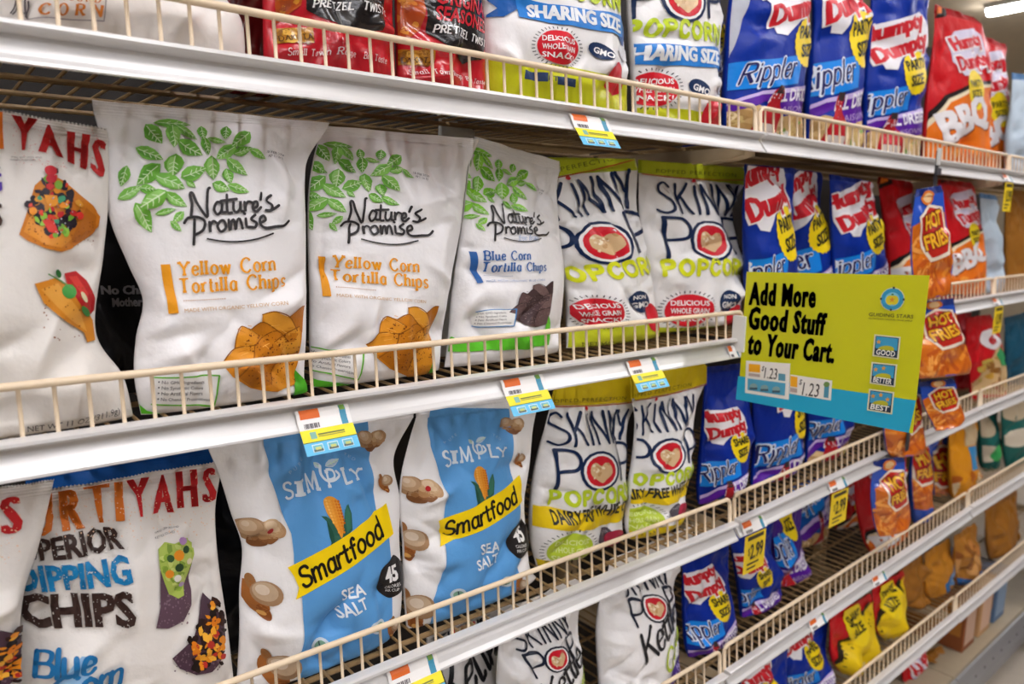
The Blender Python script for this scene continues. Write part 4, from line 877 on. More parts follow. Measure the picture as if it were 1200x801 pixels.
BAGS = [
('corn_snack_bag','rcorn',(0.1398,0.078,0.136),0.0,0.03,0.035,((-0.0798,0.2447,0.1266,0.2911),(-0.081,0.2323,0.1257,0.2775),(-0.0939,0.1487,0.1181,0.1914),(-0.1037,0.071,0.1168,0.0906),(-0.1073,0.0319,0.1363,0.0559),(-0.1074,0.001,0.1358,0.001)),((-0.0674,0.0328),(0.0266,0.0508),(0.0213,-0.022),(-0.0732,-0.0336)),1,'white snack bag with orange serif lettering at the left end of the top shelf',()),
('pretzel_bag','pretz',(0.3688,0.078,0.136),0.0,0.03,0.036,((-0.0616,0.291,0.0824,0.3255),(-0.0623,0.2793,0.0831,0.3128),(-0.0669,0.1804,0.0795,0.201),(-0.0713,0.0826,0.0786,0.1104),(-0.074,0.001,0.0817,0.001)),((-0.064,0.0538),(0.0399,0.0821),(0.0561,0.0332),(-0.0568,0.0258)),2,'red and black pretzel bag beside the white bag on the top shelf',()),
('pretzel_bag','pretz',(0.5159,0.078,0.136),0.0,0.03,0.036,((-0.0573,0.3237,0.0584,0.3446),(-0.0577,0.3106,0.0595,0.3308),(-0.0612,0.2038,0.0543,0.2211),(-0.063,0.1123,0.058,0.1234),(-0.0643,0.001,0.0642,0.001)),((-0.0652,0.0569),(0.038,0.0739),(0.0464,0.0279),(-0.0548,0.0275)),3,'red and black pretzel bag touching the sharing size popcorn bag on the top shelf',()),
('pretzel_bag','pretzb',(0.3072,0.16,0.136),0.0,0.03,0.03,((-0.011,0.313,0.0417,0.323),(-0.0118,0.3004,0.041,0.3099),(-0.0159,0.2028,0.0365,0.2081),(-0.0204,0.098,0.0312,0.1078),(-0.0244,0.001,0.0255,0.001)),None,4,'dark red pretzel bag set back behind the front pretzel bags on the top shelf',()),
('popcorn_bag','spshare',(0.7139,0.078,0.136),0.0,0.03,0.045,((-0.1242,0.3354,0.1134,0.3895),(-0.1244,0.3162,0.1157,0.3679),(-0.1309,0.2269,0.1017,0.2565),(-0.1348,0.1365,0.1108,0.167),(-0.1357,0.0753,0.1232,0.0985),(-0.1285,0.001,0.1295,0.001)),((-0.0964,0.2679),(0.0758,0.2978),(0.0843,0.1573),(-0.0899,0.1454)),5,'white popcorn bag with blue sharing size ribbon next to the pretzels',()),
('popcorn_bag','spshare',(0.9764,0.078,0.136),0.0,0.03,0.045,((-0.1307,0.3727,0.0717,0.4073),(-0.1302,0.3502,0.0776,0.3835),(-0.1318,0.2694,0.065,0.2839),(-0.1297,0.1877,0.0787,0.209),(-0.1201,0.105,0.089,0.1175),(-0.1096,0.001,0.0913,0.001)),((-0.133,0.2752),(0.0378,0.2989),(0.0421,0.1464),(-0.1361,0.1348)),6,'white popcorn bag with blue sharing size ribbon next to the blue chip bags',()),
('chip_bag','hdp',(1.1937,0.19,0.139),0.0,0.03,0.03,((-0.1026,0.4111,0.0433,0.4346),(-0.102,0.3972,0.0442,0.4199),(-0.0938,0.3144,0.0309,0.3224),(-0.0854,0.2293,0.036,0.2398),(-0.0655,0.001,0.0477,0.001)),((-0.1228,0.1573),(-0.0242,0.178),(0.0319,0.0902),(-0.1051,0.0811)),7,'blue chip bag peeking out behind the second sharing size popcorn bag',()),
('chip_bag','hdp',(1.2264,0.078,0.139),0.0,0.03,0.045,((-0.1108,0.3839,0.1408,0.4278),(-0.1121,0.3676,0.1426,0.4104),(-0.1193,0.2885,0.1162,0.3188),(-0.1312,0.205,0.1178,0.2442),(-0.1343,0.136,0.1164,0.1679),(-0.1359,0.0802,0.1075,0.102),(-0.1311,0.001,0.1083,0.001)),((-0.1482,0.1273),(0.041,0.1604),(0.0814,0.0236),(-0.1803,0.0279)),8,'blue party size chip bag right after the popcorn on the top shelf',((-0.148,0.1665,0.0051,0.213,0.012,-0.01),(-0.127,0.2165,0.0045,0.22,0.012,0.008),(-0.1582,0.1383,-0.0729,0.1719,0.01,0.006))),
('chip_bag','hdp',(1.5196,0.095,0.139),0.0,0.03,0.045,((-0.1467,0.4342,0.0727,0.4734),(-0.1449,0.4165,0.0789,0.455),(-0.1291,0.3234,0.0599,0.348),(-0.1148,0.2475,0.0851,0.2769),(-0.1204,0.1748,0.0727,0.1979),(-0.1261,0.1013,0.0679,0.1193),(-0.1194,0.001,0.0838,0.001)),((-0.1733,0.1655),(-0.0121,0.1983),(0.0515,0.0254),(-0.1847,0.0303)),9,'middle one of three blue party size chip bags on the top shelf',((-0.1672,0.2069,-0.0029,0.2497,0.012,-0.01),(-0.1556,0.247,-0.0216,0.2547,0.012,0.008))),
('chip_bag','hdp',(1.7649,0.085,0.139),0.0,0.03,0.045,((-0.1759,0.478,0.1608,0.5343),(-0.1733,0.4588,0.1653,0.511),(-0.1506,0.35,0.125,0.3802),(-0.152,0.2468,0.1185,0.2849),(-0.1557,0.159,0.1073,0.1879),(-0.1425,0.001,0.102,0.001)),((-0.2187,0.1354),(-0.0331,0.1666),(0.073,0.025),(-0.2196,0.0298)),10,'blue party size chip bag touching the red barbecue bag on the top shelf',((-0.2026,0.2472,-0.0302,0.24,0.014,-0.012),(-0.2057,0.1884,-0.0652,0.1904,0.012,0.008))),
('barbecue_chip_bag','bbq',(2.1183,0.078,0.139),0.0,0.03,0.04,((-0.2017,0.3797,0.031,0.3925),(-0.2034,0.3623,0.0917,0.3864),(-0.1992,0.3131,0.1295,0.3523),(-0.2045,0.2348,0.181,0.2731),(-0.2147,0.1552,0.1799,0.1733),(-0.2119,0.001,0.183,0.001)),((-0.2823,0.357),(0.0289,0.3849),(0.1397,0.0236),(-0.2969,0.0219)),11,'red and orange barbecue chip bag,nearer of the two on the top shelf',()),
('barbecue_chip_bag','bbq',(2.5598,0.14,0.139),0.0,0.03,0.04,((-0.189,0.3985,0.0301,0.4052),(-0.1797,0.3863,0.0474,0.3957),(-0.1484,0.3355,0.0377,0.3463),(-0.1141,0.2455,0.0632,0.2507),(-0.1265,0.1242,0.0961,0.1274),(-0.1389,0.001,0.0834,0.001)),((-0.3445,0.3877),(-0.0195,0.4078),(0.0647,0.0347),(-0.305,0.0379)),12,'red and orange barbecue chip bag,farther of the two on the top shelf',()),
('snack_bag','bluew',(2.6868,0.078,0.139),0.0,0.03,0.04,((-0.219,0.2991,0.0772,0.3209),(-0.2148,0.2833,0.0818,0.3063),(-0.2056,0.1948,0.0757,0.2159),(-0.2121,0.1107,0.1044,0.1255),(-0.1835,0.001,0.1265,0.001)),None,13,'pale blue and white snack bag at the far right end of the top shelf',()),
('dipping_chip_bag','surty',(0.0522,0.078,-0.193),0.0,0.03,0.04,((-0.0476,0.2884,0.0964,0.2735),(-0.0485,0.2784,0.097,0.2628),(-0.0497,0.2272,0.0929,0.2075),(-0.0545,0.1589,0.0848,0.1563),(-0.0598,0.1033,0.0732,0.0864),(-0.0744,0.0624,0.093,0.0415),(-0.083,0.001,0.0991,0.001)),((0.0149,0.2962),(0.1102,0.308),(0.0877,-0.002),(-0.0093,0.0147)),21,'white dipping chip bag picturing loaded nachos at the left end of the second shelf',((0.0483,0.1575,0.0696,0.1382,0.012,-0.01),(0.0494,0.1316,0.0732,0.096,0.01,0.008),(0.0216,0.1722,0.0579,0.1573,0.012,0.007),(0.0712,0.2017,0.0811,0.1568,0.009,-0.006),(0.0305,0.0544,0.0653,0.0812,0.012,-0.008))),
('pretzel_bag','black',(0.1552,0.19,-0.193),0.0,0.03,0.03,((-0.0374,0.2552,0.0674,0.2531),(-0.0381,0.2467,0.0668,0.2438),(-0.043,0.1866,0.0713,0.1782),(-0.0486,0.1168,0.0706,0.1012),(-0.0558,0.0279,0.0648,0.0128),(-0.058,0.001,0.064,0.001)),((-0.0182,0.1603),(0.2673,0.157),(0.258,-0.0646),(-0.0319,-0.0173)),22,'black snack bag set back between the nacho bag and the first tortilla chip bag',()),
('tortilla_chip_bag','npy',(0.2382,0.078,-0.193),0.0,0.05,0.036,((-0.0985,0.2985,0.1353,0.2997),(-0.098,0.2872,0.1308,0.2919),(-0.0941,0.2568,0.1079,0.2597),(-0.0949,0.2195,0.1024,0.2318),(-0.0918,0.1864,0.1009,0.1881),(-0.0802,0.1477,0.0983,0.143),(-0.0701,0.1127,0.0961,0.1032),(-0.0788,0.0775,0.0937,0.062),(-0.0832,0.0402,0.0893,0.0188),(-0.0801,0.001,0.0923,0.001)),((-0.0546,0.2787),(0.0782,0.2582),(0.0637,0.1207),(-0.0542,0.1007)),23,'white yellow corn tortilla chip bag with green leaves,larger and leftmost of two',((-0.0297,0.0503,-0.0029,0.0819,0.007,-0.009),(-0.0759,0.0531,-0.0204,0.0664,0.008,0.008),(-0.0781,0.072,-0.0235,0.0811,0.007,-0.006),(-0.0783,0.2594,-0.0517,0.2304,0.008,-0.007),(0.0805,0.2106,0.1101,0.2608,0.01,-0.01),(-0.0931,0.2471,-0.0646,0.2529,0.006,0.005),(-0.0775,0.08,-0.0383,0.0973,0.012,0.008),(0.0092,0.0722,0.0549,0.0907,0.01,0.004))),
('tortilla_chip_bag','npy',(0.4267,0.092,-0.193),0.0,0.05,0.04,((-0.055,0.298,0.1655,0.3005),(-0.0597,0.2873,0.161,0.2903),(-0.0696,0.2565,0.1469,0.2633),(-0.0765,0.2232,0.139,0.2248),(-0.0797,0.1852,0.131,0.1829),(-0.0811,0.142,0.116,0.1313),(-0.0825,0.0984,0.1053,0.0875),(-0.085,0.0544,0.0957,0.038),(-0.0838,0.001,0.0905,0.001)),((-0.063,0.2746),(0.0776,0.2448),(0.0551,0.1104),(-0.072,0.1068)),24,'white yellow corn tortilla chip bag standing just left of the blue corn bag',((0.1181,0.1958,0.0627,0.1817,0.008,-0.008),(0.1083,0.2167,0.0781,0.2618,0.009,-0.007),(-0.0927,0.0582,-0.0604,0.089,0.008,-0.008),(-0.0887,0.0387,-0.0509,0.0689,0.008,0.008),(-0.0889,0.2156,-0.0766,0.17,0.009,-0.006),(0.0922,0.2006,0.079,0.1168,0.01,0.006))),
('tortilla_chip_bag','npb',(0.633,0.1,-0.193),0.0,0.04,0.036,((-0.0439,0.3038,0.1086,0.2811),(-0.0485,0.2903,0.1102,0.2678),(-0.0562,0.2589,0.1035,0.2483),(-0.0642,0.2143,0.105,0.2118),(-0.0723,0.1696,0.1082,0.1712),(-0.0818,0.1249,0.1148,0.1186),(-0.0899,0.0801,0.1113,0.0681),(-0.0953,0.0349,0.106,0.0199),(-0.1017,0.001,0.1043,0.001)),((-0.0656,0.2859),(0.075,0.2353),(0.0531,0.1246),(-0.0613,0.1115)),25,'white tortilla chip bag with blue title and dark blue corn chips',((-0.0934,0.1369,-0.024,0.1123,0.009,-0.007),(-0.109,0.0504,-0.0532,0.091,0.009,0.008),(-0.0635,0.2558,-0.0066,0.2755,0.009,-0.007),(0.0539,0.2215,0.0829,0.1865,0.008,-0.007))),
('snack_bag','plain',(0.6086,0.17,-0.193),0.0,0.03,0.025,((-0.0338,0.338,0.0241,0.3244),(-0.0311,0.332,0.03,0.3178),(-0.035,0.2848,0.0313,0.2768),(-0.0399,0.2031,0.0453,0.1921),(-0.0448,0.001,0.0428,0.001)),None,26,'plain pale bag whose grey corner sticks up behind the tortilla chip bags',()),
('popcorn_bag','spg',(0.885,0.115,-0.193),0.0,0.03,0.04,((-0.1542,0.2871,0.0363,0.2967),(-0.1542,0.2627,0.043,0.2808),(-0.149,0.2185,0.0417,0.2225),(-0.1368,0.1684,0.06,0.1675),(-0.1224,0.1169,0.0747,0.1108),(-0.115,0.0774,0.0848,0.0673),(-0.1147,0.0311,0.0977,0.0154),(-0.1163,0.001,0.1074,0.001)),((-0.2023,0.237),(0.0083,0.2765),(0.0791,0.1139),(-0.1456,0.1037)),27,'white popcorn bag with lime top seal next to the blue corn tortilla bag',((-0.0867,0.2035,-0.0181,0.1145,0.005,-0.007),(-0.0589,0.2065,0.0021,0.1138,0.006,0.006),(-0.022,0.272,0.0141,0.1945,0.008,-0.008),(-0.1425,0.1062,-0.1029,0.0595,0.008,-0.006))),
('popcorn_bag','spg',(1.1169,0.128,-0.19),0.0,0.03,0.042,((-0.1724,0.2946,0.1336,0.2993),(-0.1718,0.2752,0.1358,0.2672),(-0.1703,0.2208,0.0983,0.2219),(-0.1644,0.1642,0.1136,0.1629),(-0.1539,0.1063,0.1239,0.0976),(-0.1386,0.0467,0.1221,0.0399),(-0.1257,0.001,0.1103,0.001)),((-0.1332,0.2595),(0.1013,0.2622),(0.1188,0.0965),(-0.134,0.1038)),28,'white popcorn bag with lime top seal just left of the blue party size bags',((-0.1767,0.171,-0.1011,0.2281,0.008,-0.009),(-0.0853,0.1375,0.0575,0.1631,0.007,-0.012),(-0.1201,0.1352,0.0283,0.1169,0.008,0.007),(0.0205,0.2466,0.0666,0.1911,0.007,-0.01),(-0.1679,0.2263,-0.1223,0.1894,0.007,0.006))),
('chip_bag','hdp',(1.297,0.078,-0.19),0.0,0.03,0.04,((-0.1204,0.2988,0.0452,0.3004),(-0.1224,0.2896,0.0492,0.2909),(-0.1197,0.2107,0.0431,0.213),(-0.1062,0.1332,0.051,0.1305),(-0.0951,0.0535,0.0591,0.046),(-0.0857,0.001,0.0569,0.001)),((-0.1546,0.121),(-0.0297,0.1417),(0.0423,-0.0029),(-0.1353,-0.0014)),29,'blue party size chip bag above the green sign,first of three after the popcorn',()),
('chip_bag','hdp',(1.5252,0.12,-0.19),0.0,0.03,0.04,((-0.149,0.306,0.001,0.3036),(-0.1481,0.2959,0.0094,0.2933),(-0.1197,0.232,0.0031,0.2343),(-0.1051,0.1799,0.024,0.18),(-0.0918,0.1088,0.0361,0.1059),(-0.0819,0.001,0.0481,0.001)),((-0.1806,0.1136),(-0.0573,0.1496),(0.0318,0.0034),(-0.1639,-0.0026)),30,'blue party size chip bag above the green sign,middle of three',()),
('chip_bag','hdp',(1.6682,0.078,-0.19),0.0,0.03,0.04,((-0.1856,0.2961,-0.0101,0.2901),(-0.1847,0.2875,0.0034,0.2814),(-0.1751,0.2338,0.015,0.2377),(-0.1655,0.1809,0.0526,0.1851),(-0.1501,0.1088,0.081,0.113),(-0.1303,0.001,0.0979,0.001)),((-0.2097,0.1129),(-0.0396,0.1439),(0.067,0.0215),(-0.1909,0.0114)),31,'blue party size chip bag above the green sign,last of three before the red bag',()),
('barbecue_chip_bag','bbq',(2.0618,0.15,-0.19),0.0,0.03,0.035,((-0.1963,0.3122,-0.0084,0.308),(-0.2035,0.2974,0.0046,0.2931),(-0.1648,0.2233,-0.0062,0.2255),(-0.1233,0.1375,0.0199,0.1359),(-0.0929,0.001,0.0542,0.001)),((-0.2583,0.3073),(0.0116,0.3072),(0.0915,0.0188),(-0.1587,0.0093)),32,'dark red barbecue bag set back behind the hanging bags on the second shelf',()),
('barbecue_chip_bag','bbq',(2.2816,0.078,-0.19),0.0,0.03,0.035,((-0.2433,0.3114,-0.0243,0.3124),(-0.2466,0.3006,0.0035,0.2997),(-0.2291,0.2368,0.0431,0.2302),(-0.1994,0.1384,0.0892,0.1471),(-0.1618,0.001,0.1242,0.001)),((-0.3396,0.3153),(-0.0346,0.3147),(0.0822,0.0386),(-0.2671,0.0422)),33,'red barbecue chip bag with yellow badges just right of the hanging bags',()),
('snack_bag','bluew',(2.5143,0.078,-0.19),0.0,0.03,0.03,((-0.188,0.2873,-0.0664,0.2842),(-0.1853,0.2756,-0.0426,0.2727),(-0.1565,0.2074,-0.0385,0.2033),(-0.107,0.11,-0.0011,0.1132),(-0.0745,0.001,0.0277,0.001)),None,34,'narrow blue and white snack bag beside the second shelf fence joint',()),
('snack_bag','brown',(2.8165,0.078,-0.19),0.0,0.03,0.04,((-0.2882,0.3042,0.0921,0.3075),(-0.2843,0.2894,0.0972,0.291),(-0.2571,0.1839,0.0808,0.1847),(-0.2098,0.001,0.1574,0.001)),None,35,'brown snack bag at the far right end of the second shelf',()),
('dipping_chip_bag','surtb',(-0.0216,0.062,-0.534),0.0,0.03,0.03,((-0.0076,0.3017,0.102,0.2951),(-0.0086,0.2909,0.0991,0.2835),(-0.0206,0.2499,0.0851,0.2346),(-0.0274,0.2073,0.0695,0.1899),(-0.0316,0.1634,0.0609,0.1262),(-0.0474,0.001,0.0524,0.001)),((-0.1052,0.3032),(0.0721,0.2855),(0.0689,0.1263),(-0.1194,0.1735)),41,'white dipping chip bag cut by the left edge of the photo,below the nacho bag',()),
('dipping_chip_bag','surtb',(0.1216,0.085,-0.534),0.0,0.03,0.036,((-0.0485,0.2792,0.1097,0.2754),(-0.0507,0.268,0.1132,0.2593),(-0.0602,0.2352,0.1053,0.2188),(-0.0689,0.1955,0.1054,0.1601),(-0.0783,0.1474,0.1103,0.0882),(-0.0852,0.0982,0.1131,0.0254),(-0.0954,0.001,0.1136,0.001)),((-0.0579,0.2844),(0.1046,0.2685),(0.1036,0.0734),(-0.0783,0.1182)),42,'white dipping chip bag with brown and blue words and purple chips',((-0.0489,0.1551,0.0058,0.1172,0.012,-0.009),(-0.0427,0.191,-0.021,0.1537,0.008,-0.006),(0.0204,0.2148,0.0167,0.1085,0.006,0.004),(0.0795,0.1981,0.0875,0.12,0.012,-0.009),(-0.046,0.2745,-0.0375,0.2561,0.008,-0.005))),
('snack_bag','blueb',(0.1587,0.2,-0.534),0.0,0.03,0.03,((-0.0884,0.2659,0.1169,0.2596),(-0.089,0.2585,0.1162,0.2488),(-0.0952,0.1839,0.1343,0.1417),(-0.1032,0.0888,0.1332,0.0257),(-0.1105,0.001,0.1318,0.001)),None,43,'plain blue bag standing behind the dipping chip bag',()),
('snack_bag','black2',(0.2737,0.18,-0.534),0.0,0.03,0.025,((-0.0247,0.225,0.0495,0.2256),(-0.0253,0.2145,0.0489,0.2145),(-0.0299,0.1401,0.0477,0.1296),(-0.0353,0.0534,0.0428,0.0378),(-0.0386,0.001,0.0409,0.001)),None,44,'black bag in the gap between dipping chips and popcorn',()),
('popcorn_bag','smart',(0.3303,0.082,-0.534),0.0,0.03,0.036,((-0.1093,0.3082,0.1488,0.3052),(-0.1077,0.293,0.147,0.2853),(-0.0974,0.2587,0.1169,0.2378),(-0.0881,0.2159,0.1237,0.1822),(-0.0785,0.1738,0.1208,0.1302),(-0.0841,0.1252,0.1227,0.0713),(-0.087,0.0753,0.1188,0.0252),(-0.0951,0.001,0.108,0.001)),((-0.0329,0.2403),(0.0958,0.1849),(0.0894,0.0664),(-0.0315,0.109)),45,'white and blue sea salt popcorn bag with yellow banner,left of the two',((-0.0974,0.1179,-0.0504,0.0812,0.008,-0.01),(-0.093,0.0838,-0.021,0.0631,0.01,0.01),(-0.1002,0.2658,-0.0762,0.298,0.008,-0.008),(-0.0826,0.1859,-0.0465,0.1557,0.01,-0.006),(-0.0058,0.0543,0.0322,0.0511,0.006,-0.005),(-0.068,0.2823,-0.0415,0.2529,0.012,0.006))),
('popcorn_bag','smart',(0.5692,0.082,-0.534),0.0,0.03,0.036,((-0.0863,0.3047,0.1246,0.2966),(-0.0868,0.2867,0.1229,0.2763),(-0.1006,0.2507,0.1113,0.2328),(-0.1133,0.208,0.1048,0.1826),(-0.116,0.1629,0.0934,0.1266),(-0.1136,0.116,0.0981,0.0728),(-0.1142,0.0572,0.1029,0.0247),(-0.1107,0.001,0.1178,0.001)),((-0.0588,0.2344),(0.0749,0.1736),(0.061,0.0581),(-0.0709,0.1124)),46,'white and blue sea salt popcorn bag with yellow banner,right of the two',((-0.0928,0.2564,-0.1188,0.2176,0.01,-0.01),(-0.1282,0.1085,-0.0716,0.056,0.009,-0.01),(-0.1102,0.1711,-0.1242,0.1186,0.01,-0.008),(0.0768,0.2371,0.0959,0.1706,0.008,-0.006),(-0.0482,0.2021,-0.0143,0.147,0.012,0.005))),
('popcorn_bag','spdf',(0.8149,0.11,-0.534),0.0,0.03,0.042,((-0.0646,0.2839,0.1511,0.2762),(-0.0717,0.2606,0.1477,0.2403),(-0.0858,0.2222,0.1066,0.2006),(-0.1052,0.1648,0.0999,0.1346),(-0.1157,0.0989,0.0913,0.0608),(-0.1142,0.043,0.0862,0.0085),(-0.1036,0.001,0.0949,0.001)),((-0.0814,0.2441),(0.0937,0.223),(0.0848,0.0771),(-0.0913,0.104)),47,'white cheddar popcorn bag with yellow band beside the sea salt popcorn',((-0.1163,0.235,-0.0814,0.1758,0.01,-0.01),(-0.1163,0.209,-0.0906,0.2568,0.008,0.007),(0.062,0.2045,0.0705,0.1157,0.008,-0.008))),
('popcorn_bag','spdf',(0.9892,0.088,-0.534),0.0,0.03,0.042,((-0.0903,0.2882,0.1149,0.2821),(-0.0851,0.2471,0.1167,0.2468),(-0.0751,0.1956,0.0807,0.1889),(-0.0779,0.1366,0.0737,0.1268),(-0.0871,0.0785,0.0591,0.066),(-0.0923,0.0267,0.0563,0.0184),(-0.0852,0.001,0.0647,0.001)),((-0.1,0.2322),(0.0662,0.2308),(0.0484,0.0923),(-0.1046,0.0993)),48,'white cheddar popcorn bag with yellow band beside the blue share size bags',((-0.0722,0.1372,-0.0583,0.0522,0.008,-0.009),(-0.0311,0.2251,0.0408,0.1833,0.007,-0.008),(0.0068,0.1437,0.0482,0.1821,0.007,-0.008))),
('chip_bag','hds',(1.1836,0.09,-0.52),0.0,0.03,0.036,((-0.0769,0.2612,0.0851,0.2526),(-0.0764,0.2515,0.0859,0.2422),(-0.0779,0.181,0.0717,0.1696),(-0.0798,0.1161,0.0769,0.0995),(-0.087,0.0516,0.0754,0.0384),(-0.0845,0.001,0.0631,0.001)),((-0.1175,0.0817),(-0.0085,0.0857),(0.0542,-0.0279),(-0.122,-0.0304)),49,'blue share size chip bag on the third shelf next to the cheddar popcorn',()),
('chip_bag','hds',(1.3621,0.085,-0.52),0.0,0.03,0.036,((-0.1013,0.2525,0.0975,0.2394),(-0.1004,0.2405,0.1022,0.2277),(-0.1004,0.1578,0.0849,0.1415),(-0.0922,0.0863,0.0952,0.0741),(-0.0931,0.0153,0.0865,0.0189),(-0.0951,0.001,0.0706,0.001)),((-0.129,0.0909),(0.0283,0.0975),(0.0676,-0.0238),(-0.1324,-0.0244)),50,'blue share size chip bag partly hidden below the left of the green sign',()),
('chip_bag','hds',(1.5852,0.085,-0.52),0.0,0.03,0.036,((-0.1214,0.2315,0.1039,0.2184),(-0.1202,0.2202,0.1098,0.2055),(-0.1127,0.144,0.0861,0.1278),(-0.1049,0.0662,0.087,0.0562),(-0.1057,0.001,0.0772,0.001)),((-0.1506,0.1028),(-0.0139,0.1031),(0.0649,-0.0133),(-0.1525,-0.0188)),51,'blue share size chip bag mostly hidden below the middle of the green sign',()),
('snack_bag','redw',(2.6267,0.16,-0.52),0.0,0.03,0.025,((-0.1691,0.2733,-0.0295,0.2697),(-0.1664,0.2599,-0.0117,0.2548),(-0.1345,0.1692,-0.0007,0.1691),(-0.1033,0.0843,0.0333,0.0842),(-0.0722,0.001,0.037,0.001)),None,52,'small red and white bag set back on the third shelf',()),
('bean_chip_bag','beans',(2.5856,0.078,-0.52),0.0,0.03,0.03,((-0.2549,0.2651,-0.063,0.2616),(-0.2522,0.2525,-0.0376,0.2467),(-0.2368,0.1812,0.0424,0.1827),(-0.1898,0.0868,0.1003,0.0807),(-0.1574,0.001,0.1213,0.001)),((-0.3704,0.2754),(-0.0316,0.2665),(0.1018,0.0205),(-0.2475,0.0267)),53,'red bag with green and bean picture on the third shelf',()),
('snack_bag','teal',(2.9556,0.078,-0.52),0.0,0.03,0.035,((-0.3007,0.2415,0.0831,0.2497),(-0.295,0.2193,0.0888,0.2313),(-0.2651,0.134,0.0917,0.1301),(-0.2223,0.0306,0.1416,0.033),(-0.1983,0.001,0.1517,0.001)),None,54,'dark teal bag at the far right end of the third shelf',()),
('kettle_corn_bag','spk',(0.6083,0.15,-0.838),0.0,0.03,0.036,((-0.0703,0.2279,0.094,0.2264),(-0.0708,0.2076,0.0938,0.2042),(-0.0723,0.1531,0.0764,0.1256),(-0.0685,0.001,0.0665,0.001)),((-0.0723,0.3009),(0.0288,0.3087),(0.0529,0.2021),(-0.0524,0.1934)),61,'kettle corn bag mostly hidden under the third shelf rim',()),
('kettle_corn_bag','spk',(0.7127,0.08,-0.838),0.0,0.03,0.042,((-0.0838,0.2681,0.076,0.2719),(-0.0872,0.2423,0.0783,0.2417),(-0.0957,0.2046,0.0707,0.1918),(-0.0979,0.156,0.0772,0.1298),(-0.0954,0.0865,0.0819,0.0595),(-0.0896,0.001,0.0827,0.001)),((-0.0757,0.2326),(0.0284,0.2333),(0.0516,0.1585),(-0.0355,0.1523)),62,'white kettle corn bag cut by the bottom edge of the photo',((-0.0987,0.2167,-0.0324,0.1559,0.01,-0.01),(-0.1147,0.1967,-0.0664,0.1618,0.01,0.008))),
('kettle_corn_bag','spkp',(0.9522,0.08,-0.838),0.0,0.03,0.042,((-0.0933,0.2803,0.1324,0.281),(-0.099,0.2516,0.1292,0.2398),(-0.1189,0.2125,0.0785,0.1874),(-0.1243,0.1609,0.084,0.1189),(-0.1191,0.0971,0.0944,0.0556),(-0.1092,0.001,0.0943,0.001)),((-0.0768,0.2437),(0.0359,0.2363),(0.0588,0.1513),(-0.0484,0.1541)),63,'white kettle corn bag with purple band on the fourth shelf',((-0.1529,0.2465,-0.0581,0.1687,0.012,-0.01),(-0.1318,0.1804,-0.0703,0.2189,0.012,0.009))),
('chip_bag','hds',(1.1657,0.08,-0.822),0.0,0.03,0.036,((-0.1153,0.2161,0.0303,0.2163),(-0.1122,0.2018,0.0371,0.2002),(-0.1072,0.1461,0.0385,0.1237),(-0.1023,0.0931,0.0575,0.0593),(-0.0943,0.0294,0.0647,0.007),(-0.0851,0.001,0.0644,0.001)),((-0.1343,0.0813),(-0.0286,0.0776),(0.0576,-0.0525),(-0.1219,-0.024)),64,'blue share size chip bag on the fourth shelf next to the purple banded bag',()),
('chip_bag','hds',(1.3759,0.1,-0.822),0.0,0.03,0.036,((-0.1502,0.2084,0.0171,0.2102),(-0.1433,0.192,0.0253,0.1925),(-0.1213,0.1302,0.0188,0.1142),(-0.0988,0.0666,0.0454,0.0467),(-0.0884,0.007,0.0645,0.007),(-0.0881,0.001,0.0635,0.001)),((-0.1547,0.0722),(-0.0487,0.0692),(0.0565,-0.0495),(-0.13,-0.028)),65,'blue share size chip bag behind the yellow price card',()),
('chip_bag','hdt',(1.5311,0.12,-0.822),0.0,0.03,0.03,((-0.1141,0.1937,0.0167,0.1858),(-0.1096,0.1806,0.0258,0.1711),(-0.0933,0.108,0.0208,0.1017),(-0.0717,0.0196,0.0363,0.0232),(-0.0521,0.001,0.0268,0.001)),((-0.1555,0.1338),(-0.0507,0.1345),(0.0245,-0.0231),(-0.1077,-0.0309)),66,'purple and blue chip bag showing a ketchup bottle,set back on the fourth shelf',()),
('chip_bag','hdblue',(1.7865,0.2,-0.822),0.0,0.03,0.03,((-0.152,0.1796,0.054,0.1685),(-0.1506,0.1638,0.0606,0.1504),(-0.1356,0.0862,0.0499,0.0666),(-0.0865,0.001,0.062,0.001)),((-0.195,0.1958),(0.0055,0.185),(0.0432,0.0114),(-0.1282,-0.0099)),67,'blue chip bag at the back of the half empty fourth shelf',()),
('barbecue_chip_bag','bbq',(1.9751,0.2,-0.822),0.0,0.03,0.03,((-0.1333,0.1563,0.0171,0.1433),(-0.1317,0.1417,0.0242,0.1268),(-0.108,0.0544,0.0244,0.0382),(-0.0783,0.001,0.0499,0.001)),((-0.1844,0.1968),(-0.0019,0.1705),(0.0598,-0.0622),(-0.1191,-0.0563)),68,'dark red barbecue bag at the back of the half empty fourth shelf',()),
('barbecue_chip_bag','bbq',(1.9339,0.07,-0.822),0.0,0.03,0.036,((-0.2406,0.2581,0.0523,0.256),(-0.2387,0.2429,0.0609,0.2357),(-0.2147,0.1559,0.0498,0.1322),(-0.1613,0.0538,0.0753,0.0427),(-0.1172,0.001,0.0822,0.001)),((-0.3029,0.278),(-0.0208,0.276),(0.082,-0.028),(-0.1881,-0.0065)),69,'red barbecue bag standing at the front of the fourth shelf under the hanging bags',()),
('fries_bag','hot',(2.1541,0.078,-0.822),0.0,0.03,0.03,((-0.1006,0.289,0.0498,0.2757),(-0.0981,0.2743,0.0651,0.2582),(-0.1063,0.1946,0.0267,0.1861),(-0.0916,0.1067,0.0172,0.1107),(-0.0516,0.001,0.0138,0.001)),((-0.1844,0.3082),(-0.0056,0.2921),(0.0041,0.0536),(-0.1439,0.0656)),70,'orange fries bag standing just right of the hanging bags',()),
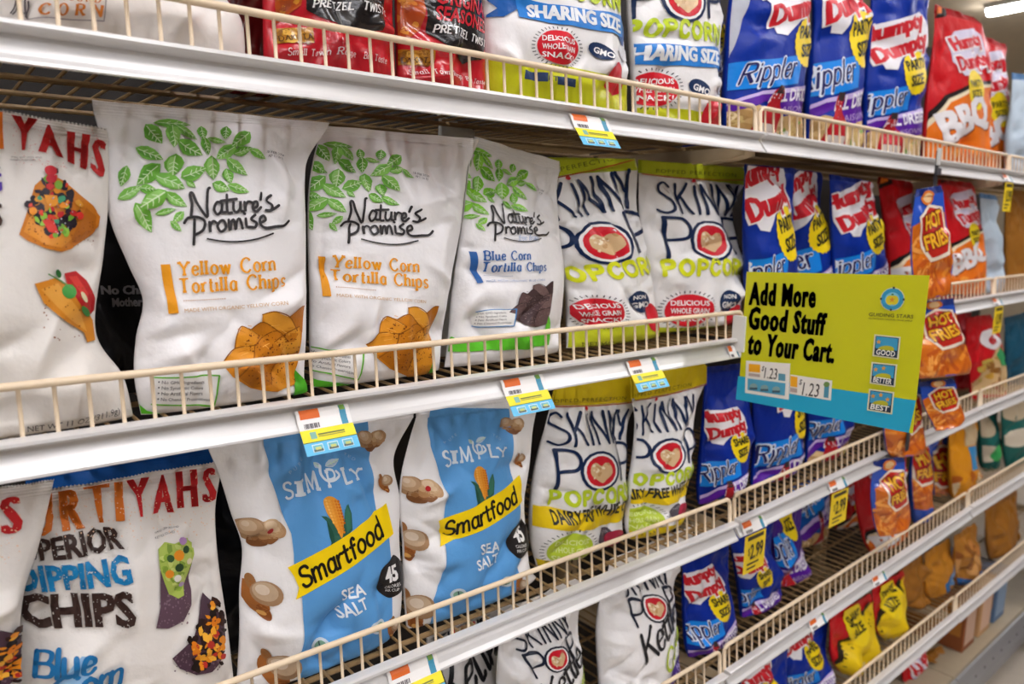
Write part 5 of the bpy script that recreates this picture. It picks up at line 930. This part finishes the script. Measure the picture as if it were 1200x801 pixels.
('fries_bag','hot',(2.4403,0.13,-0.822),0.0,0.03,0.03,((-0.128,0.2328,0.018,0.216),(-0.1245,0.2137,0.0426,0.1953),(-0.1077,0.1229,0.0383,0.1107),(-0.0762,0.0213,0.0448,0.0115),(-0.0596,0.001,0.0195,0.001)),((-0.2186,0.2531),(-0.0263,0.2363),(0.0153,-0.0353),(-0.1306,-0.0267)),71,'orange fries bag second to the right of the hanging bags',()),
('yellow_snack_bag','yelb',(2.4794,0.078,-0.822),0.0,0.03,0.035,((-0.1906,0.2794,0.0113,0.2684),(-0.1875,0.2636,0.0378,0.2452),(-0.1683,0.1672,0.0417,0.1523),(-0.1356,0.0683,0.0619,0.0653),(-0.0957,0.001,0.0475,0.001)),((-0.2717,0.2978),(-0.0196,0.2782),(0.0429,0.0081),(-0.1906,0.0178)),72,'amber snack bag with a blue label on the fourth shelf',()),
('snack_bag','teal2',(2.8439,0.12,-0.822),0.0,0.03,0.035,((-0.1979,0.2696,-0.0231,0.262),(-0.1932,0.2489,-0.0005,0.2378),(-0.1568,0.1563,-0.0032,0.1542),(-0.1193,0.0609,0.0187,0.0682),(-0.0737,0.001,0.0188,0.001)),((-0.2869,0.2874),(-0.0679,0.2729),(-0.0019,0.0137),(-0.1772,0.0061)),73,'teal snack bag nearer of the two on the fourth shelf',()),
('snack_bag','teal2',(3.0189,0.078,-0.822),0.0,0.03,0.035,((-0.3107,0.2974,0.0707,0.276),(-0.3055,0.2767,0.0776,0.2531),(-0.2659,0.1839,0.0655,0.1729),(-0.225,0.0881,0.0888,0.0961),(-0.1689,0.001,0.1176,0.001)),((-0.4066,0.3152),(-0.0387,0.2945),(0.0618,0.0555),(-0.2913,0.0488)),74,'teal snack bag at the far right end of the fourth shelf',()),
('chip_bag','hds',(1.4094,0.08,-1.136),0.0,0.03,0.035,((-0.1361,0.1979,0.0534,0.1962),(-0.135,0.1817,0.0587,0.1774),(-0.1159,0.0859,0.0543,0.0927),(-0.0938,0.001,0.0701,0.001)),((-0.1629,0.1032),(-0.0355,0.1015),(0.0535,-0.0186),(-0.1364,-0.0086)),81,'blue share size chip bag at the bottom edge of the photo,left of two',()),
('chip_bag','hds',(1.6295,0.1,-1.136),0.0,0.03,0.035,((-0.1457,0.1786,0.0531,0.1722),(-0.1441,0.1609,0.0641,0.15),(-0.1207,0.0648,0.0563,0.0688),(-0.0998,0.001,0.0727,0.001)),((-0.1786,0.0905),(-0.0408,0.0899),(0.0605,-0.0344),(-0.1467,-0.0182)),82,'blue share size chip bag at the bottom edge of the photo,right of two',()),
('party_mix_bag','pmix',(1.88,0.08,-1.136),0.0,0.03,0.035,((-0.2209,0.1896,-0.0022,0.1776),(-0.2191,0.1732,0.0106,0.1565),(-0.1993,0.0726,0.0278,0.0408),(-0.1405,0.007,0.0646,0.007),(-0.0976,0.001,0.0641,0.001)),((-0.2789,0.2218),(-0.0288,0.2045),(0.0668,-0.1094),(-0.1662,-0.09)),83,'red and yellow snack bag,nearer of the two on the fifth shelf',()),
('party_mix_bag','pmix',(2.0755,0.08,-1.136),0.0,0.03,0.035,((-0.1892,0.1868,-0.0012,0.1818),(-0.1868,0.1692,0.0135,0.1594),(-0.1522,0.0643,0.0088,0.065),(-0.0915,0.007,0.0345,0.007),(-0.0707,0.001,0.0306,0.001)),((-0.2748,0.2256),(-0.0414,0.2143),(0.0262,-0.0589),(-0.1422,-0.0886)),84,'red and yellow snack bag,farther of the two on the fifth shelf',()),
('snack_bag','brown',(2.2958,0.11,-1.136),0.0,0.03,0.03,((-0.1679,0.1534,-0.0148,0.1557),(-0.1653,0.1369,0.0018,0.1316),(-0.1273,0.0422,0.0037,0.0456),(-0.0733,0.007,0.0333,0.007),(-0.0615,0.001,0.0244,0.001)),None,85,'plain brown bag right after the yellow bags on the fifth shelf',()),
('snack_bag','brownb',(2.4387,0.1,-1.136),0.0,0.03,0.035,((-0.1602,0.1657,0.0223,0.1641),(-0.1566,0.1456,0.0411,0.1388),(-0.1385,0.0437,0.0539,0.0402),(-0.1063,0.007,0.0752,0.007),(-0.0926,0.001,0.0479,0.001)),((-0.2378,0.1979),(-0.0058,0.1866),(0.0726,-0.1259),(-0.158,-0.1101)),86,'brown bag with a blue panel in the middle of the fifth shelf',()),
('snack_bag','brownb2',(2.6101,0.08,-1.136),0.0,0.03,0.035,((-0.1672,0.1818,0.0046,0.1819),(-0.1636,0.1639,0.033,0.1567),(-0.1463,0.0794,0.0373,0.072),(-0.1124,0.007,0.0583,0.007),(-0.0879,0.001,0.0383,0.001)),((-0.2525,0.2143),(-0.0269,0.2103),(0.0391,-0.0748),(-0.1684,-0.0631)),87,'brown bag with a dark blue band toward the right of the fifth shelf',()),
('snack_bag','brown',(2.9523,0.08,-1.136),0.0,0.03,0.035,((-0.2544,0.22,0.0507,0.2162),(-0.2484,0.1946,0.0777,0.1842),(-0.2048,0.0769,0.0862,0.0669),(-0.1635,0.007,0.1159,0.007),(-0.1376,0.001,0.0858,0.001)),None,88,'plain brown bag at the far right end of the fifth shelf',()),
('chip_bag','bbq',(2.2514,0.08,-1.335),0.0,0.03,0.03,((-0.116,0.0897,0.0305,0.0743),(-0.1132,0.0724,0.0477,0.0479),(-0.0973,0.007,0.0501,0.007),(-0.0666,0.001,0.0301,0.001)),((-0.2284,0.1581),(0.044,0.108),(0.0744,-0.1603),(-0.1001,-0.1507)),91,'red and yellow bag on the bottom deck cut by the photo edge',()),
('snack_bag','brown',(2.3855,0.08,-1.335),0.0,0.03,0.025,((-0.0945,0.0228,0.0283,0.019000000000000003),(-0.0918,0.013000000000000001,0.0459,0.013000000000000001),(-0.0655,0.007,0.0493,0.007),(-0.0525,0.001,0.0198,0.001)),None,92,'small brown bag on the empty bottom deck',()),
('fries_bag','hot',(1.668,-0.07,-0.1466),0.314,0,0.02,((-0.0839,0.2222,-0.0179,0.2327),(-0.0867,0.2085,-0.0087,0.2209),(-0.0877,0.1485,0.011,0.1549),(-0.0766,0.0702,0.0407,0.0787),(-0.0514,-0.005,0.0395,0.0064)),((-0.1127,0.2242),(-0.0191,0.2354),(0.0438,-0.0059),(-0.0854,-0.0024)),101,'blue and orange fries bag hanging topmost,above the sign corner',()),
('fries_bag','hot',(1.7733,-0.07,-0.3302),0.314,0,0.02,((-0.1113,0.1703,-0.0009,0.1768),(-0.1145,0.1574,0.0038,0.1634),(-0.1054,0.0935,0.034,0.0945),(-0.0973,0.0361,0.0769,0.0337),(-0.0871,0.0009,0.0766,0.002)),((-0.1413,0.1765),(-0.015,0.1844),(0.0752,-0.0046),(-0.1164,0.0004)),102,'blue and orange fries bag hanging second from top beside the sign',()),
('fries_bag','hot',(1.8398,-0.07,-0.4621),0.314,0,0.02,((-0.1184,0.1185,-0.0104,0.1192),(-0.1114,0.1062,0.0028,0.1062),(-0.0942,0.0611,0.0194,0.0605),(-0.0608,0.0179,0.0427,0.0216),(-0.0469,-0.0018,0.0339,0.0058)),((-0.1439,0.1256),(-0.0162,0.1289),(0.0428,0.0066),(-0.0836,0.0021)),103,'blue and orange fries bag hanging just right of the lower sign corner',()),
('fries_bag','hot',(1.7541,-0.02,-0.5259),0.314,0,0.02,((-0.1062,0.1817,0.0093,0.1818),(-0.1044,0.1678,0.0168,0.1672),(-0.0953,0.0978,0.0262,0.0938),(-0.0755,0.0254,0.0477,0.0219),(-0.0567,0.003,0.0453,0.0014)),((-0.1297,0.1867),(0.0049,0.1894),(0.0546,0.0002),(-0.0911,0.0078)),104,'blue and orange fries bag hanging half behind the lower right of the sign',()),
('fries_bag','hot',(1.7232,-0.02,-0.7086),0.314,0,0.02,((-0.0901,0.1855,-0.0068,0.1886),(-0.0935,0.1718,0.0058,0.1749),(-0.0902,0.1044,0.0197,0.1063),(-0.0712,0.0357,0.0405,0.0364),(-0.0508,-0.0008,0.0392,0.0069)),((-0.1136,0.1933),(-0.0054,0.1975),(0.0433,0.0045),(-0.0798,0.0063)),105,'lowest blue and orange fries bag hanging below the sign in front of the red bag',())
]
for b_ in BAGS: build_bag(*b_)

# ------------------------------------------------------------------ flat signs and tags
def flat_art(A, parent, src, dst3, skip=()):
    """artwork lying on a flat board: dst3 = 3-D corners matching src; the normal follows the corner order"""
    d = [np.array(p, float) for p in dst3]; Hm = homography(src, [(0, 0), (1, 0), (1, 1), (0, 1)])
    n = np.cross(d[3]-d[0], d[1]-d[0]); n /= np.linalg.norm(n); done = {}
    for part, (P, off, F, M, cols) in A.baked().items():
        u = hmap(Hm, P); a, b = u[:, :1], u[:, 1:]
        Q = (d[0]*(1-a)+d[1]*a)*(1-b)+(d[3]*(1-a)+d[2]*a)*b+n*(.0003+off)[:, None]
        up_, _, nm = part.rpartition('>'); done[part] = mesh_obj(nm.split('#')[0], Q, F, [mat(c, .45) for c in cols], done.get(up_, parent), M)
def sign():
    y0, y1 = -.006, -.286; X = 1.06
    t = empty('aisle_sign', (X, 0, -.18), 'lime green and blue sign jutting out from the second shelf rail', 'sign')
    c = [(0, y0, .104), (0, y1, .116), (0, y1, -.105), (0, y0, -.112)]
    b = MB(); e = .0012; b.add([(p[0]+.0001, p[1], p[2]) for p in c]+[(p[0]+e, p[1], p[2]) for p in c], [(0, 1, 2, 3), (7, 6, 5, 4), (0, 4, 5, 1), (1, 5, 6, 2), (2, 6, 7, 3), (3, 7, 4, 0)])
    b.obj('board', mat('#cccb0a', .4), t)
    b = MB(); b.box((-.004, -.012, -.03), (.005, .012, .03)); b.obj('rail_clip', mat('#d9d9d4', .3), t, bevel=.001)
    A = Art(400).fr(860, 310, 4.004)
    A.p('blue_band').xy('31 520 200 540 460 575 860 632 836 790 22 632', '#1ba6cc', 1)
    A.p('headline_lettering'); k = '#0e1a2c'
    A.text('Add More', 72, 180, 374, 192, 104, k, 3, bold=.056, sp=1.14); A.text('Good Stuff', 70, 292, 422, 322, 104, k, 3, bold=.056, sp=1.14); A.text('to Your Cart.', 68, 410, 468, 452, 104, k, 3, bold=.056, sp=1.14)
    A.p('price_label'); A.xy('66 445 268 458 266 632 64 600', '#eee9e0', 2); A.xy('80 460 132 464 132 502 80 498', '#f5ad1e', 4); A.xy('80 504 132 510 132 524 80 518', '#b9a8a0', 4)
    A.text('$', 138, 492, 148, 494, 24, '#3a3330', 4); A.text('1.23', 150, 528, 208, 534, 54, '#3a3330', 4)
    A.xy('216 505 248 508 248 542 216 538', '#5f9bb0', 4); A.xy('76 530 250 552 248 612 76 586', '#4fa4c4', 4)
    for x in (104, 154, 208): A.ell(x, 568+(x-104)*.13, 18, 14, '#86a6a6', 5); A.rect(x-18, 574+(x-104)*.13, x+18, 584+(x-104)*.13, '#3f5a66', 6)
    A.p('price_label#2'); A.xy('270 510 464 538 462 634 268 602', '#eee9e0', 2); A.xy('272 516 304 522 304 572 272 566', '#f5ad1e', 4); A.xy('272 572 304 578 304 598 272 592', '#b9a8a0', 4)
    A.text('$', 312, 556, 324, 558, 26, '#3a3330', 4); A.text('1.23', 326, 608, 402, 618, 66, '#3a3330', 4)
    A.xy('430 548 452 550 450 622 428 618', '#4f93ac', 4); A.ell(440, 556, 14, 13, '#6f8f4a', 5)
    A.p('star_emblem'); A.ell(721, 156, 56, 54, '#d9d7b0', 2); A.ell(721, 156, 52, 50, '#2f96bd', 3); A.ell(721, 156, 34, 32, '#7fc4d9', 4); A.ell(712, 160, 20, 22, '#d9c822', 5); A.ell(730, 160, 20, 22, '#d9c822', 5)
    st = [(721+math.sin(i*math.pi/5)*(15 if i % 2 == 0 else 6), 158-math.cos(i*math.pi/5)*(15 if i % 2 == 0 else 6)) for i in range(10)]; A.poly(st, '#d98a1e', 6); A.ell(722, 134, 6, 4, '#4f7a2a', 6)
    for x, y in ((670, 154), (773, 157), (725, 104), (717, 204)): A.ell(x, y, 6, 6, '#3a3a3a', 4, n=6)
    A.text('GUIDING STARS', 617, 233, 822, 244, 17, '#4a4a20', 3, bold=.01, font='sans'); A.text('NUTRITIOUS CHOICES MADE SIMPLE', 617, 247, 818, 259, 7, '#4a4a20', 3)
    for nm, w, q, ns in (('good', 'GOOD', (648, 318, 770, 330, 766, 436, 644, 420), 1), ('better', 'BETTER', (642, 448, 762, 460, 758, 568, 638, 550), 2), ('best', 'BEST', (637, 576, 756, 592, 752, 700, 632, 680), 3)):
        A.p('%s_icon' % nm); Q = np.array(q, float).reshape(4, 2); L = lambda u, v: tuple((Q[0]*(1-u)+Q[1]*u)*(1-v)+(Q[3]*(1-u)+Q[2]*u)*v)
        A.poly([L(0, 0), L(1, 0), L(1, 1), L(0, 1)], '#e0dcb8', 2); A.poly([L(.06, .06), L(.94, .06), L(.94, .94), L(.06, .94)], '#1d2f45', 3); A.poly([L(.09, .09), L(.91, .09), L(.91, .62), L(.09, .62)], '#3b9cc4', 4)
        x, y = L(.5, .62); A.ell(x, y, 38, 18, '#b9b422', 5); A.poly([L(.09, .66), L(.91, .66), L(.91, .91), L(.09, .91)], '#1d2f45', 6)
        for i in range(ns):
            x, y = L((.2, .5, .78)[i] if ns == 3 else (.2, .5)[i], (.3, .2, .36)[i] if ns == 3 else (.32, .22)[i]); A.poly([(x+math.sin(j*math.pi/5)*(12 if j % 2 == 0 else 6), y-math.cos(j*math.pi/5)*(12 if j % 2 == 0 else 6)) for j in range(10)], '#e0a04a', 7)
        (xa, ya), (xb, yb) = L(.14, .86), L(.86, .86); A.text(w, xa, ya+3, xb, yb+3, 26, '#f4f2ea', 8, bold=.02)
    # corners of the board as printed, in the same print units
    f = lambda x, y: (x, y)
    flat_art(A, t, [(875, 318), (1080, 322), (1073, 508), (868, 468)], c)
sign()
def rail_tag(level, x, w, label, flap=True, col=None, group='star rating price tags'):
    """paper tag slipped into the price rail; its printed lower flap kicks out below the rail"""
    si = 0 if x < 1.1 else (1 if x < 2.303 else 2); x0, x1 = SECT[si]; z0, z1 = LIP[level][si]; z = z0+(z1-z0)*(x-x0)/(x1-x0)
    t = empty('price_tag', (x, 0, z), label, 'price tag', group if flap else 'small shelf price tags')
    pr = [(.0095, -.0120), (.0060, -.0155), (.0040, -.0205), (.0010, -.0255), (-.0022, -.0305)]
    fl = [(-.0022, -.0305), (-.0080, -.0375), (-.0135, -.0450), (-.0190, -.0525)]
    pr = [(y-.0012, q) for y, q in pr]; fl = [(y-.0012, q) for y, q in fl]
    def strip(name, prof, col, xa=0, xb=w, sh=0.0):
        n = len(prof); b = MB(); b.add([(xa, y-sh, q) for y, q in prof]+[(xb, y-sh, q) for y, q in prof]+[(xa, y-sh+.0003, q) for y, q in prof]+[(xb, y-sh+.0003, q) for y, q in prof],
            [(i, i+1, i+1+n, i+n) for i in range(n-1)]+[(i+2*n, i+3*n, i+1+3*n, i+1+2*n) for i in range(n-1)]); return b.obj(name, mat(col, .5), t)
    lerp = lambda prof, a, b_: [tuple(np.array(prof[0])*0+[np.interp(u, np.linspace(0, 1, len(prof)), [p[i] for p in prof]) for i in (0, 1)]) for u in np.linspace(a, b_, 5)]
    strip('tag_face', pr, '#f2efec')
    strip('orange_patch', lerp(pr, .0, .5), '#e8702a', w*.06, w*.42, .0004); strip('star_strip', lerp(pr, .02, .98), '#3f8fae', w*.80, w*.92, .0004)
    strip('star_cap', lerp(pr, .0, .3), '#6f9a3c', w*.81, w*.91, .0007)
    for i in range(11): strip('barcode', lerp(pr, .72, .94), '#5a5458', w*(.10+.026*i), w*(.10+.026*i+(.018 if i % 3 else .01)), .0004)
    if flap:
        strip('yellow_flap', lerp(fl, 0, .5), '#f3e21d'); strip('blue_flap', lerp(fl, .5, 1), '#62c0ea')
        strip('star_emblem', lerp(fl, .1, .38), '#7fb3a0', w*.16, w*.27, .0004); strip('brand_lettering', lerp(fl, .2, .26), '#6f7a3a', w*.3, w*.8, .0004); strip('brand_lettering', lerp(fl, .3, .33), '#8a9040', w*.3, w*.8, .0004)
        strip('divider', lerp(fl, .49, .515), '#6a7a4a', 0, w, .0004)
        for i in range(3):
            a = w*(.13+.28*i); strip('rating_icon', lerp(fl, .60, .90), '#d3ecf6', a, a+w*.2, .0004); strip('rating_icon', lerp(fl, .63, .8), '#6fb9c4', a+w*.015, a+w*.185, .0007); strip('rating_icon', lerp(fl, .78, .87), '#5a6a66', a+w*.015, a+w*.185, .0009); strip('rating_icon', lerp(fl, .70, .8), '#c9cf7a', a+w*.05, a+w*.15, .0011)
    if col:
        b = MB(); b.box((.002, -.0035, -.108), (w-.002, -.0030, -.034)); b.obj('yellow_card', mat('#f0cf1a', .45), t)
        A = Art(400).p('price_lettering'); A.rect(12, 4, 88, 14, '#3a3020', 2); A.text('$', 16, 52, 24, 52, 20, '#3a3020', 3); A.text('2.99', 27, 64, 88, 64, 40, '#3a3020', 3, bold=.02); A.rect(14, 74, 70, 79, '#4a3f28', 2); A.rect(14, 86, 56, 90, '#4a3f28', 2)
        flat_art(A, t, [(0, 0), (100, 0), (100, 100), (0, 100)], [(.002, -.0035, -.034), (w-.002, -.0035, -.034), (w-.002, -.0035, -.108), (.002, -.0035, -.108)])
    return t
TAGS = [
('B', 0.286, 0.059, 'star rating price tag with orange patch, leftmost of three on the second shelf', True, None),
('B', 0.554, 0.07, 'star rating price tag with orange patch, middle of three on the second shelf', True, None),
('B', 0.787, 0.069, 'star rating price tag with orange patch, rightmost of three on the second shelf', True, None),
('A', 0.661, 0.069, 'star rating price tag with orange patch on the top shelf under the sharing size popcorn', True, None),
('C', 0.387, 0.069, 'star rating price tag on the third shelf rim, lowest in the photo', True, None),
('C', 1.114, 0.072, 'small white price tag with a yellow 2.99 card, nearer the fence joint', False, 1),
('C', 1.427, 0.076, 'small white price tag with a yellow price card farther along the third shelf', False, 1),
('B', 1.036, 0.027, 'small white price tag at the rail end beside the sign', False, None),
('D', 1.395, 0.069, 'small white price tag on the fourth shelf left of the other white tag', False, None),
('D', 1.683, 0.072, 'small white price tag on the fourth shelf above the yellow snack bags', False, None),
('A', 2.227, 0.064, 'small price tag with a yellow card at the right end of the top shelf', False, 1),
('B', 2.266, 0.068, 'small price tag with a yellow card at the second shelf fence joint', False, 1)]
for a_ in TAGS: rail_tag(*a_)

def clip_strip(x, y, z0, z1, label):
    t = empty('clip_strip', (x, y, z0), label, 'hanging strip', 'hanging clip strips')
    b = MB(); b.box((-.009, -.0006, z1-z0), (.009, .0006, 0)); b.obj('strap', mat('#2a2a2e', .4), t)
    b = MB(); b.box((-.007, -.004, -.03), (.007, .0006, .006)); b.obj('hook', mat('#d0d0cc', .3), t, bevel=.001)
    n = int((z0-z1)/.09)
    for i in range(n):
        b = MB(); b.box((-.012, -.006, -.05-i*.09), (.012, -.0006, -.035-i*.09)); b.obj('clip', mat('#3a3a40', .4), t, bevel=.001)
clip_strip(1.70, -.035, .16, -.50, 'black hanging strip hooked to the top shelf rail holding fries bags')
clip_strip(1.745, -.012, -.19, -.70, 'black hanging strip behind the sign holding the lower fries bags')

def carton(loc, w, d, h, col, stripe, label):
    t = empty('carton', loc, label, 'box', 'cartons on the bottom deck')
    b = MB(); b.box((0, 0, 0), (w, d, h)); b.obj('box_body', mat(col, .6, 0, 'board'), t, bevel=.003)
    b = MB(); b.box((.01, -.0008, .02), (w-.01, 0, h-.02)); b.obj('front_label', mat(stripe, .5), t)
    b = MB(); b.box((-.0008, .01, .05), (0, d-.01, h-.01)); b.obj('side_label', mat('#b5742a', .6), t)
carton((2.46, .03, -1.334), .10, .24, .17, '#8a4a20', '#c9a68e', 'brown carton nearest the empty end of the bottom deck')
carton((2.60, .03, -1.334), .10, .24, .18, '#c79a6a', '#d8b49a', 'tan carton behind the brown one on the bottom deck')
carton((2.74, .03, -1.334), .10, .24, .185, '#5a7494', '#8aa0b8', 'grey blue carton farthest along the bottom deck')
def aisle_display():
    t = empty('display_box', (2.98, -.30, FLOOR_Z), 'tall dark brown display box standing in the aisle at the right edge of the photo', 'display')
    b = MB(); b.box((0, 0, 0), (.34, .22, .62)); b.obj('box_body', mat('#5a3416', .6, 0, 'board'), t, bevel=.004)
    b = MB(); b.box((-.001, .01, .03), (0, .21, .3)); b.obj('side_label', mat('#3a1018', .6), t)
    b = MB(); b.box((-.003, -.003, .60), (.343, .223, .63)); b.obj('lid', mat('#6e4420', .6, 0, 'board'), t, bevel=.003)
aisle_display()
